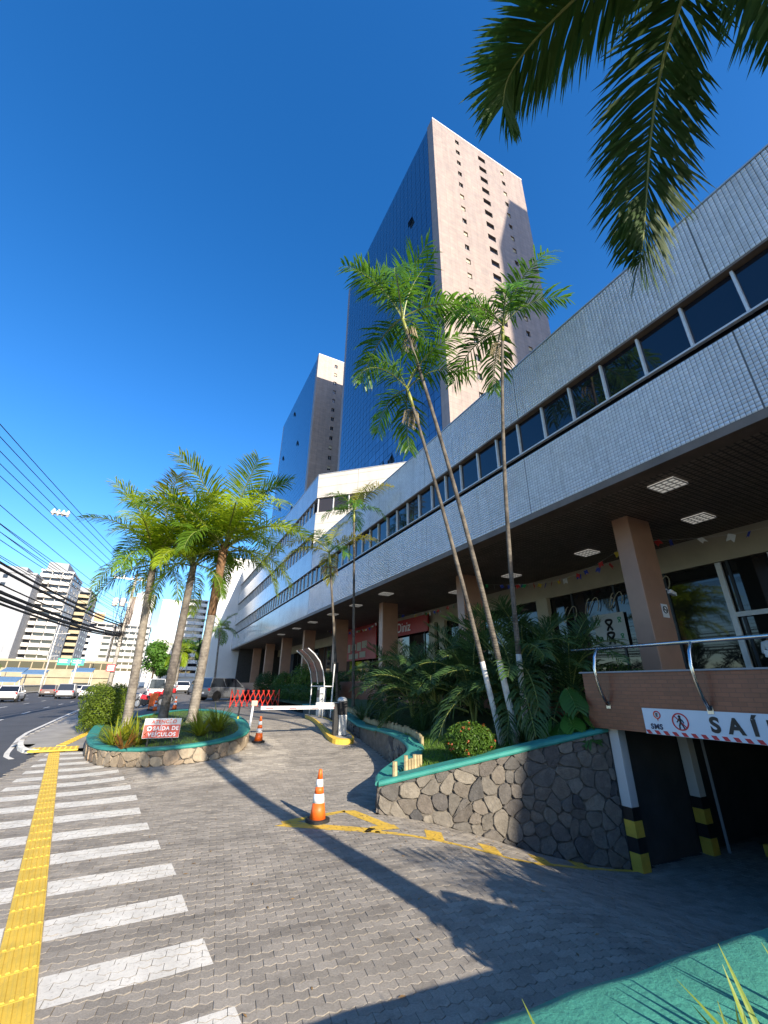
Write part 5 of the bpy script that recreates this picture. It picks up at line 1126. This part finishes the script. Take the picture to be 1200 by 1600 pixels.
# ------------------------------------------------------------------ vehicles
def wheel_mesh():
    ty = MB(); ty.lathe([(.20, -.1), (.30, -.1), (.32, -.07), (.32, .07), (.30, .1), (.20, .1)], 20, (0, 0, 0), 0, 'y'); rm = MB(); rm.lathe([(.05, -.102), (.19, -.085), (.205, -.104), (.205, .104), (.19, .085), (.05, .102)], 14, (0, 0, 0), 0, 'y'); return ty.mesh('tyre', 'tyre'), rm.mesh('rim', 'rim')
TY_, RM_ = wheel_mesh()
def car(name, label, loc, rotz, paint, kind='hatch', group=None):
    """car pointing along +Y; lower body and cabin lofted from cross sections"""
    t = thing(name, label, 'car' if kind != 'van' else 'van', loc, rotz, group)
    L, W, H_ = dict(hatch=(4.0, 1.72, 1.5), sedan=(4.4, 1.76, 1.46), suv=(4.3, 1.8, 1.66), van=(5.2, 1.95, 2.1))[kind]; h = L / 2; bl = H_ * .60 if kind != 'van' else H_ * .52
    st = {'hatch': [(-h, .42, .86, .80), (-h + .08, .26, .95, .94), (-h + .6, .2, bl + .02, 1), (0, .18, bl, 1), (h - 1.25, .18, bl - .02, 1), (h - .5, .2, bl - .14, .97), (h - .1, .26, bl - .26, .9), (h, .36, .62, .8)]}
    st = st['hatch']; n = 10; vv = []
    for (y, z0, z1, w) in st:
        hw = W / 2 * w
        vv += [(-hw * .86, y, z0), (-hw * .97, y, z0 + .1), (-hw, y, (z0 + z1) / 2), (-hw * .97, y, z1 - .06), (-hw * .88, y, z1), (hw * .88, y, z1), (hw * .97, y, z1 - .06), (hw, y, (z0 + z1) / 2), (hw * .97, y, z0 + .1), (hw * .86, y, z0)]
    ff = [(i * n + j, (i + 1) * n + j, (i + 1) * n + (j + 1) % n, i * n + (j + 1) % n) for i in range(len(st) - 1) for j in range(n)] + [tuple(range(n)), tuple((len(st) - 1) * n + j for j in range(n))[::-1]]
    MB().add(vv, ff).build('body', paint, t, smooth=False, bevel=.02)
    # cabin
    if kind == 'van': yr0, yr1, yb0, yb1 = -h + .1, h - 1.3, -h + .04, h - .55
    elif kind == 'sedan': yr0, yr1, yb0, yb1 = -h + 1.05, h - 1.95, -h + .5, h - 1.15
    else: yr0, yr1, yb0, yb1 = -h + .3, h - 1.9, -h + .1, h - 1.1
    wr, wb_ = W * .40, W * .455
    B_ = [(-wb_, yb0, bl - .03), (wb_, yb0, bl - .03), (wb_, yb1, bl - .05), (-wb_, yb1, bl - .05)]; T_ = [(-wr, yr0, H_ - .04), (wr, yr0, H_ - .04), (wr, yr1, H_ - .04), (-wr, yr1, H_ - .04)]
    MB().add(B_ + T_, [(0, 1, 5, 4), (1, 2, 6, 5), (2, 3, 7, 6), (3, 0, 4, 7)]).build('windows', 'carglass', t)
    MB().add([(-wr - .01, yr0 - .05, H_ - .06), (wr + .01, yr0 - .05, H_ - .06), (wr + .01, yr1 + .04, H_ - .06), (-wr - .01, yr1 + .04, H_ - .06), (-wr * .86, yr0 + .05, H_), (wr * .86, yr0 + .05, H_), (wr * .86, yr1 - .1, H_), (-wr * .86, yr1 - .1, H_)], [(3, 2, 1, 0), (4, 5, 6, 7), (0, 1, 5, 4), (1, 2, 6, 5), (2, 3, 7, 6), (3, 0, 4, 7)]).build('roof', paint, t, bevel=.02)
    for s in (-1, 1):
        for (ya, yb_) in ((yb0, yr0), (yb1, yr1), ((yb0 + yb1) / 2 - .1, (yr0 + yr1) / 2 - .1)):
            MB().tube([(s * wb_, ya, bl - .04), (s * (wr + .005), yb_, H_ - .05)], .035, 5).build('pillar', paint, t)
        MB().box(s * W * .40 - .12, s * W * .40 + .12, -h + .02 - .012, -h + .1, .72, .90).build('tail_lamp', 'tail', t); MB().box(s * W * .36 - .16, s * W * .36 + .16, h - .14, h + .005, .58, .72).build('headlamp', 'white_letter', t)
        MB().box(s * (wb_ + .06) - .07, s * (wb_ + .06) + .07, yb1 - .28, yb1 - .14, bl + .0, bl + .14).build('mirror', paint, t, bevel=.02)
        for y in (-h + .75, h - .78):
            w = link('wheel', TY_, t, (s * (W / 2 - .1), y, .32)); link('rim', RM_, w)
            ar = MB(); ar.lathe([(.37, -.02), (.37, .02)], 20, (0, 0, 0), 0, 'y'); a_ = ar.build('wheel_arch', 'black', t, loc=(s * (W / 2 - .015), y, .34)); a_.rotation_euler[2] = R(90); w.rotation_euler[2] = R(90)
    MB().box(-.26, .26, -h - .012, -h + .05, .5, .62).build('number_plate', 'plate', t); MB().box(-W * .42, W * .42, -h - .02, -h + .2, .28, .45).build('bumper', 'black', t, bevel=.03)
    return t
rg_ = lambda x, y: g(x, y) - .05
CG = 'cars driving away on the avenue'
car('moving_car', 'white car alone in the outer lane of the avenue', (-12.3, 56, rg_(-12, 56)), R(2), 'c_white', 'sedan', CG)
car('moving_car', 'silver grey car in the middle lane of the avenue', (-9.2, 66, rg_(-9, 66)), R(2), 'c_silver', 'suv', CG)
car('moving_car', 'dark brownish car just ahead of the silver one', (-12.6, 76, rg_(-12, 76)), R(2), 'c_brown', 'hatch', CG)
car('moving_car', 'white hatchback in the lane beside the sidewalk hedge', (-7.0, 66, rg_(-7, 66)), R(2), 'c_white', 'hatch', CG)
car('moving_car', 'white car between the silver car and the white hatchback', (-9.9, 84, rg_(-9, 84)), R(2), 'c_white', 'sedan', CG)
car('moving_car', 'small distant white car under the road sign', (-13.2, 96, rg_(-12, 96)), R(2), 'c_white', 'hatch', CG)
car('parked_car', 'dark grey hatchback parked behind the red scissor gate', (5.3, 38.6, g(5, 39) + .004), R(-62), 'c_grey', 'suv')
car('parked_car', 'blue grey car half hidden behind the fibrous palm trunk', (4.7, 56, g(4, 50) + .004), R(8), 'c_blue', 'suv')
car('parked_car', 'white car at the end of the lane seen past the palm trunk', (3.3, 66, g(3, 50) + .004), R(4), 'c_white', 'sedan')
car('white_van', 'white van parked behind the red motorcycles', (.2, 64, g(.2, 50) + .004), R(3), 'c_white', 'van')
def motorbike(label, loc, rotz):
    t = thing('motorcycle', label, 'motorcycle', loc, rotz, 'red motorcycles parked in a row')
    for y in (-.65, .65):
        ty = MB(); K = 18; ty.tube([(0, y + .27 * math.cos(a / K * 6.283), .30 + .27 * math.sin(a / K * 6.283)) for a in range(K + 1)], .05, 6); ty.build('wheel', 'tyre', t); MB().lathe([(.20, -.02), (.20, .02)], 12, (0, 0, 0)).build('rim', 'rim', t, loc=(0, y, .30)).rotation_euler = (0, R(90), 0)
    MB().add([(-.14, -.1, .55), (.14, -.1, .55), (.12, .45, .62), (-.12, .45, .62), (-.12, -.05, .86), (.12, -.05, .86), (.09, .38, .92), (-.09, .38, .92)], [(3, 2, 1, 0), (4, 5, 6, 7), (0, 1, 5, 4), (1, 2, 6, 5), (2, 3, 7, 6), (3, 0, 4, 7)]).build('tank', 'c_red', t, bevel=.04)
    MB().box(-.13, .13, -.75, -.08, .72, .84).build('seat', 'black', t, bevel=.04); MB().box(-.12, .12, -.25, .3, .25, .56).build('engine', 'black', t, bevel=.03)
    MB().tube([(0, .65, .3), (0, .48, .75), (0, .40, 1.0)], .035, 6).build('fork', 'alu', t); MB().tube([(-.35, .3, 1.05), (-.1, .4, 1.0), (.1, .4, 1.0), (.35, .3, 1.05)], .016, 6).build('handlebar', 'black', t); MB().box(-.1, .1, .46, .56, .78, .98).build('headlamp', 'white_letter', t, bevel=.03); MB().box(-.16, .16, -1.0, -.62, .80, 1.12).build('top_box', 'c_red', t, bevel=.03)
for i, (x, y, lab) in enumerate([(-.35, 38.5, 'red motorcycle next to the orange barricade'), (.15, 39.6, 'red motorcycle parked in the middle of the row'), (.7, 40.8, 'red motorcycle closest to the white van')]): motorbike(lab, (x, y, g(x, y) + .004), R(55 + 9 * i))

# ------------------------------------------------------------------ avenue furniture
up = thing('utility_pole', 'concrete utility pole carrying transformer, cross arm and tangled cables', 'utility pole', (-3.45, 45, g(-3.4, 45)))
MB().tube([(0, 0, -.3), (0, 0, 6), (.04, 0, 11.3)], [.19, .16, .11], 10).build('shaft', 'pole', up, smooth=True); MB().box(-1.75, 1.0, -.06, .06, 10.72, 10.86).build('cross_arm', 'galv', up); MB().box(-1.3, 0, -.06, .06, 8.55, 8.66).build('lower_arm', 'galv', up)
for x in (-1.65, -.95, -.3, .4, .9): MB().lathe([(.04, 10.86), (.07, 10.92), (.05, 10.98), (.07, 11.03), (.03, 11.1)], 8, (x, 0, 0)).build('insulator', 'white', up)
MB().lathe([(.2, 8.2), (.24, 8.3), (.24, 8.85), (.2, 8.95), (.08, 9.0)], 14, (-.55, 0, .0)).build('transformer', 'white', up, smooth=True); MB().lathe([(.2, 8.2), (.24, 8.3), (.24, 8.85), (.2, 8.95)], 14, (-1.15, .1, .0)).build('transformer', 'white', up, smooth=True)
rs = random.Random(33)
for k in range(16):
    x = rs.uniform(-1.6, .9); z0 = rs.uniform(8.8, 10.8); z1 = rs.uniform(4.5, 8.2); MB().tube([(x, -.05, z0), (x * .6 + rs.uniform(-.3, .3), -.15, (z0 + z1) / 2 - .3), (rs.uniform(-.25, .25), -.2, z1)], .016, 4).build('drop_cable', 'cable', up)
for k in range(14):
    zz = rs.uniform(3.6, 7.8); r_ = rs.uniform(.2, .6); MB().tube([(r_ * math.cos(a * .6 + k) * .8, -.2 + .1 * math.sin(a), zz + r_ * math.sin(a * .6 + k)) for a in range(11)], .018, 4).build('cable_coil', 'cable', up)
ts = thing('tow_sign', 'small red and white street plate fixed to the dark foot of the pole', 'sign', (-3.62, 44.7, 3.3)); MB().box(-.32, .32, -.02, .0, -.3, .3).build('plate', 'red_mark', ts); MB().box(-.24, .24, -.026, -.021, -.22, .22).build('field', 'white_letter', ts); text_mesh('lettering', 'E', .4, 'red_mark', ts, front_mx(-.12, -.03, -.15), .01)
def wire(a, b, sag, r_, label, n=22):
    pts = [(a[0] + (b[0] - a[0]) * t, a[1] + (b[1] - a[1]) * t, a[2] + (b[2] - a[2]) * t - sag * 4 * t * (1 - t)) for t in [i / n for i in range(n + 1)]]
    return tag(MB().tube(pts, r_, 5).build('overhead_wire', 'cable'), label, 'wire', 'overhead wires along the avenue')
px, py = -3.45, 45
for i, (ox, z, bx, bz) in enumerate([(-1.65, 11.05, -12.2, 11.2), (-.95, 11.05, -11.9, 11.2), (-.3, 11.05, -11.6, 11.2), (.4, 11.05, -11.3, 11.2), (.9, 11.05, -11.0, 11.2)]):
    wire((px + ox, py, z), (bx, -12, bz), .55, .016, 'thin power line tied to the ' + ['outermost', 'second', 'third', 'fourth', 'innermost'][i] + ' insulator of the utility pole cross arm')
for i in range(9):
    z = 8.7 - i * .22; wire((px - .2 + rs.uniform(-.15, .15), py, z), (-10.6 + rs.uniform(-.7, .7), -12, z + .9 + rs.uniform(-.2, .3)), .6 + rs.uniform(0, .35), .014, 'thin service wire below the transformer of the utility pole')
for i, (z, bz, r_, sg_) in enumerate([(7.0, 8.0, .05, 1.0), (6.85, 7.8, .06, 1.1), (6.2, 6.9, .07, 1.15), (6.05, 6.75, .09, 1.25), (5.95, 6.6, .05, 1.35), (6.6, 7.3, .03, 1.4)]):
    wire((px - .1, py - .1, z), (-10.2 + .2 * i, -12, bz), sg_, r_, ['upper black telephone cable of the thick bundle', 'telephone cable touching the uppermost one of the bundle', 'middle black telephone cable of the thick bundle', 'thickest black telephone cable sagging towards the utility pole', 'lowest sagging cable under the thickest telephone cable', 'thin loose cable drooping among the thick telephone cables'][i])
for i, z in enumerate((10.9, 8.0, 6.6, 6.3)): wire((px, py, z), (-3.2, 110, z + .6), .8, .02, 'wire leading on from the utility pole along the sidewalk')
sp_ = thing('wire_spacer', 'pale insulator clamp hanging on the upper power lines', 'insulator', (-6.3, 27.0, 10.70)); MB().box(-.5, .3, -.12, .12, -.05, .05).build('bar', 'white', sp_)
for k in range(4): MB().lathe([(.03, -.2), (.09, -.12), (.05, -.04), (.09, .04), (.03, .18)], 8, (-.42 + .22 * k, 0, .05)).build('disc', 'white', sp_)
lp = thing('street_light', 'white street light pole with two arms across the avenue', 'street light', (-18.1, 100, .35)); MB().tube([(0, 0, 0), (0, 0, 8), (.1, 0, 13.2)], [.16, .11, .07], 8).build('shaft', 'white', lp, smooth=True)
for z, l in ((10.2, 1.6), (6.2, 1.2)): MB().tube([(-l, 0, z + .1), (0, 0, z - .02), (l, 0, z + .1)], .05, 6).build('arm', 'white', lp)
for x in (-1.7, 1.7): MB().box(x - .3, x + .3, -.12, .12, 10.25, 10.38).build('lamp_head', 'white', lp)
gs = thing('road_sign', 'pair of green direction panels on a white mast over the avenue', 'road sign', (-13.0, 95, .3)); MB().tube([(0, 0, 0), (0, 0, 5.6)], .16, 8).build('mast', 'white', gs); MB().tube([(-3.2, 0.1, 5.2), (1.3, .1, 5.2)], .08, 6).build('beam', 'white', gs)
for x0, x1 in ((-2.9, -1.0), (-.85, 1.05)):
    p = MB().box(x0, x1, -.04, .0, 4.6, 5.75).build('panel', 'sign_green', gs)
    for z in (5.35, 5.0): MB().box(x0 + .2, x1 - .5, -.05, -.042, z, z + .16).build('lettering_bar', 'white_letter', gs)
    MB().box(x1 - .4, x1 - .1, -.05, -.042, 4.8, 5.5).build('blue_field', 'blue_canopy', gs)

# ------------------------------------------------------------------ buildings across the avenue
def block(name, label, x0, x1, y0, y1, z1, wall, front, floors, bays, style, penthouse=None, z0=.2, first=5.0):
    """apartment / office block; the face with windows looks towards the camera (-Y) and the avenue (+X)"""
    t = thing(name, label, 'building', ((x0 + x1) / 2, y0, z0)); W = x1 - x0; D = y1 - y0; hx = W / 2; H_ = z1 - z0
    MB().box(-hx, hx, 0, D, 0, H_).build('wall', wall, t); MB().box(-hx - .2, hx + .2, -.2, D + .2, H_ + .003, H_ + .5).build('parapet', wall, t)
    fh = (H_ - first) / floors; bw = W / bays
    rec = MB().box(.05 * bw, .95 * bw, -.06, -.01, 0, fh * .42).mesh('window', 'wglass'); slab = MB().box(.03 * bw, .97 * bw, -1.1, -.005, 0, fh * .52).mesh('balcony', front)
    smallw = MB().box(bw * .3, bw * .7, -.06, -.01, 0, fh * .45).mesh('window', 'wglass'); band = MB().box(-.02, W + .02, -.35, -.005, 0, fh * .55).mesh('floor_band', front)
    dep = MB().box(.01, .06, .1, .9, 0, fh * .42).mesh('window', 'wglass')
    for k in range(floors):
        z = first + k * fh
        if style == 'bands': link('floor_band', band, t, (-hx, 0, z))
        for b in range(bays):
            if style == 'balcony':
                link('balcony', slab, t, (-hx + b * bw, 0, z)); link('window', rec, t, (-hx + b * bw, 0, z + fh * .55))
            elif style == 'bands': link('window', rec, t, (-hx + b * bw, 0, z + fh * .57))
            elif style == 'column' and b == bays // 2: link('window', smallw, t, (-hx + b * bw, 0, z + fh * .3))
            elif style == 'windows': link('window', smallw, t, (-hx + b * bw, 0, z + fh * .3))
        if style in ('balcony', 'bands', 'windows'):
            for q in range(3): link('window', dep, t, (hx, D * (.15 + .28 * q), z + fh * .5), (0, 0, 0), (1, 2.2, 1))
    if penthouse: a, b, h = penthouse; MB().box(-hx + a * W, -hx + b * W, 1, D - 2, H_ + .5, H_ + h).build('penthouse', 'grey_plain', t)
    return t
block('grey_tower', 'grey windowless tower flank with one column of small windows, farthest out', -47, -34.2, 142, 160, 29, 'grey_wall', 'grey_plain', 11, 5, 'column', (.3, .8, 2.0))
block('balcony_tower', 'white apartment tower with stacked balconies and grey roof box', -35.2, -27.6, 150, 166, 32, 'white', 'white', 14, 3, 'balcony', (.1, .75, 3.0))
block('balcony_tower', 'beige apartment tower with ochre balconies behind the street light', -32.4, -25.6, 175, 192, 31, 'grey_plain', 'beige_balc', 13, 2, 'balcony', (.05, .9, 1.8))
bl1 = block('banded_block', 'white office block with dark ribbon windows and an orange roof panel', -30.0, -18.6, 200, 220, 23.5, 'white', 'white', 8, 4, 'bands', None)
MB().box(-1.2, 2.6, -.5, .5, 5, 21).build('blue_stair', 'blue_panel', bl1)
hp = MB().box(-4.5, 1.5, 2, 3, 23.8, 28).build('roof_panel', 'white', bl1); MB().box(-2.0, 1.4, 1.9, 1.99, 24.3, 27.5).build('orange_field', 'orange_panel', bl1)
block('banded_block', 'white banded office block behind the utility pole', -18.0, -6.0, 205, 225, 24, 'white', 'white', 8, 5, 'bands', None)
block('slab_tower', 'tall white tower with a brown side behind the pale palm trunk', -17.5, -8.5, 260, 280, 46.5, 'white', 'grey_plain', 14, 4, 'ribs' , (.2, .6, 2.0))
MB().box(-19.6, -17.4, 259.5, 279, .3, 45).build('brown_side', 'brown_fascia', bpy.data.objects['slab_tower']).matrix_parent_inverse = Matrix.Translation((13, -260, -.2))
block('slab_tower', 'plain white tower seen between two palm trunks', -4.0, 4.6, 235, 250, 40.5, 'white', 'white', 12, 3, 'ribs', None)
block('balcony_tower', 'white tower with rounded balconies just beside the mall end wall', 7.6, 16.6, 230, 246, 41, 'white', 'white', 12, 2, 'balcony', None)
block('far_block', 'small hazy apartment block at the vanishing point of the avenue', -13, -6, 380, 395, 32, 'white', 'grey_plain', 10, 4, 'windows', None); block('far_block', 'pale low block closing the avenue', -5.5, -.5, 330, 345, 19, 'grey_plain', 'white', 6, 4, 'windows', None)
block('podium_building', 'low ochre commercial building across the avenue with dark ground floor', -34, -10.5, 132, 146, 6.6, 'yellow_wall', 'yellow_wall', 1, 10, 'bands', None, .2, 3.0)
for i, (x, y, z) in enumerate(((-27.5, 122, 4.6), (-23.6, 121, 4.2), (-15.2, 123, 4.9), (-26, 112, 2.6))):
    t = thing('blue_canopy', ['blue canopy roof over the far fence', 'blue canopy roof beside the street light', 'blue canopy roof below the green road sign', 'low blue canopy roof behind the small tree'][i], 'canopy', (x, y, .3)); MB().add([(-2, -2, z - .9), (2, -2, z - .9), (2, 2, z), (-2, 2, z), (-2, -2, z - .78), (2, -2, z - .78), (2, 2, z + .12), (-2, 2, z + .12)], [(3, 2, 1, 0), (4, 5, 6, 7), (0, 1, 5, 4), (1, 2, 6, 5), (2, 3, 7, 6), (3, 0, 4, 7)]).build('roof', 'blue_canopy', t)
    for sx in (-1.8, 1.8):
        for sy in (-1.8, 1.8): MB().tube([(sx, sy, 0), (sx, sy, z - .8 if sy < 0 else z - .1)], .06, 6).build('post', 'white', t)
bw_ = thing('boundary_wall', 'long cream boundary wall along the far side of the avenue', 'wall', (-21.2, 30, .2)); MB().box(-.15, .15, 0, 150, 0, 1.25).build('wall', 'cream', bw_); MB().box(-.22, .22, 0, 150, 1.253, 1.36).build('cap', 'white', bw_)

# ------------------------------------------------------------------ person inside the arcade
def person(loc, rotz):
    t = thing('person', 'person in a white shirt and dark trousers holding a white box by the glass door', 'person', loc, rotz)
    J = dict(pel=(0, 0, .95), sp=(0, 0, 1.15), ch=(0, -.02, 1.36), nk=(0, -.01, 1.49), hd=(0, -.03, 1.60), ht=(0, -.02, 1.72), ls=(.18, 0, 1.40), le=(.22, -.08, 1.14), lw=(.12, -.30, 1.12), lh=(.07, -.36, 1.12), rs=(-.18, 0, 1.40), re=(-.22, -.08, 1.14), rw=(-.12, -.30, 1.12), rh=(-.07, -.36, 1.12), lhp=(.09, 0, .90), lk=(.10, -.02, .50), la=(.10, .02, .09), lt=(.11, -.16, .04), rhp=(-.09, 0, .90), rk=(-.10, -.03, .50), ra=(-.10, .02, .09), rt=(-.11, -.16, .04))
    Rr = dict(pel=.15, sp=.14, ch=.16, nk=.055, hd=.095, ht=.07, ls=.07, le=.045, lw=.032, lh=.035, rs=.07, re=.045, rw=.032, rh=.035, lhp=.09, lk=.06, la=.042, lt=.035, rhp=.09, rk=.06, ra=.042, rt=.035)
    E_ = [('pel', 'sp'), ('sp', 'ch'), ('ch', 'nk'), ('nk', 'hd'), ('hd', 'ht'), ('ch', 'ls'), ('ls', 'le'), ('le', 'lw'), ('lw', 'lh'), ('ch', 'rs'), ('rs', 're'), ('re', 'rw'), ('rw', 'rh'), ('pel', 'lhp'), ('lhp', 'lk'), ('lk', 'la'), ('la', 'lt'), ('pel', 'rhp'), ('rhp', 'rk'), ('rk', 'ra'), ('ra', 'rt')]
    ks_ = list(J); me = bpy.data.meshes.new('body'); me.from_pydata([J[k] for k in ks_], [(ks_.index(a), ks_.index(b)) for a, b in E_], []); o = bpy.data.objects.new('body', me); COL.objects.link(o); o.parent = t
    m, tt, b = nt('person_clothes'); v = coords(tt, 'Object'); s = N(tt, 'ShaderNodeSeparateXYZ'); tt.links.new(v, s.inputs[0]); mr = N(tt, 'ShaderNodeMapRange'); mr.inputs['From Max'].default_value = 2.0; tt.links.new(s.outputs['Z'], mr.inputs['Value'])
    c = ramp(tt, mr.outputs[0], [(0, (.02, .02, .022)), (.485, (.02, .02, .022)), (.487, (.62, .62, .62)), (.74, (.62, .62, .62)), (.742, (.22, .11, .065))]); tt.links.new(c, b.inputs['Base Color']); b.inputs['Roughness'].default_value = .7; me.materials.append(m)
    sk = o.modifiers.new('skin', 'SKIN')
    if not me.skin_vertices: me.attributes
    for i, k in enumerate(ks_): d = me.skin_vertices[0].data[i]; d.radius = (Rr[k], Rr[k] * (.75 if k in ('ch', 'sp', 'pel') else 1)); d.use_root = (k == 'pel')
    ss = o.modifiers.new('sub', 'SUBSURF'); ss.levels = 1; ss.render_levels = 2
    for s_ in (1, -1):
        for f in range(5):
            p = (s_ * (.075 - .0), -.37 - .004 * f, 1.15 - .022 * f); MB().tube([p, (p[0] - s_ * .03, p[1] - .04, p[2]), (p[0] - s_ * .055, p[1] - .03 - (.01 if f else -.02), p[2])], [.011, .010, .007], 6).build('finger', 'skin', t)
    b = MB(); b.lathe([(.02, 1.74), (.075, 1.725), (.102, 1.68), (.105, 1.62), (.09, 1.56)], 14, (0, .005, 0)); b.build('hair', 'hair', t, smooth=True)
    MB().lathe([(.002, -.012), (.012, 0), (.002, .014)], 8, (0, -.13, 1.605)).build('nose', 'skin', t)
    for s_ in (.035, -.035): MB().lathe([(.001, -.008), (.009, 0), (.001, .008)], 8, (s_, -.117, 1.635)).build('eye', 'black', t)
    bx_ = tag(MB().box(-.14, .14, -.62, -.37, 1.0, 1.18).build('paper_box', 'white_letter', loc=loc, rotz=rotz), 'white box carried by the person at the glass door', 'box')
    return t
bpy.context.view_layer.update()
try: person((15.6, 6.0, 1.985), R(-75))
except Exception as e: print('person', e)
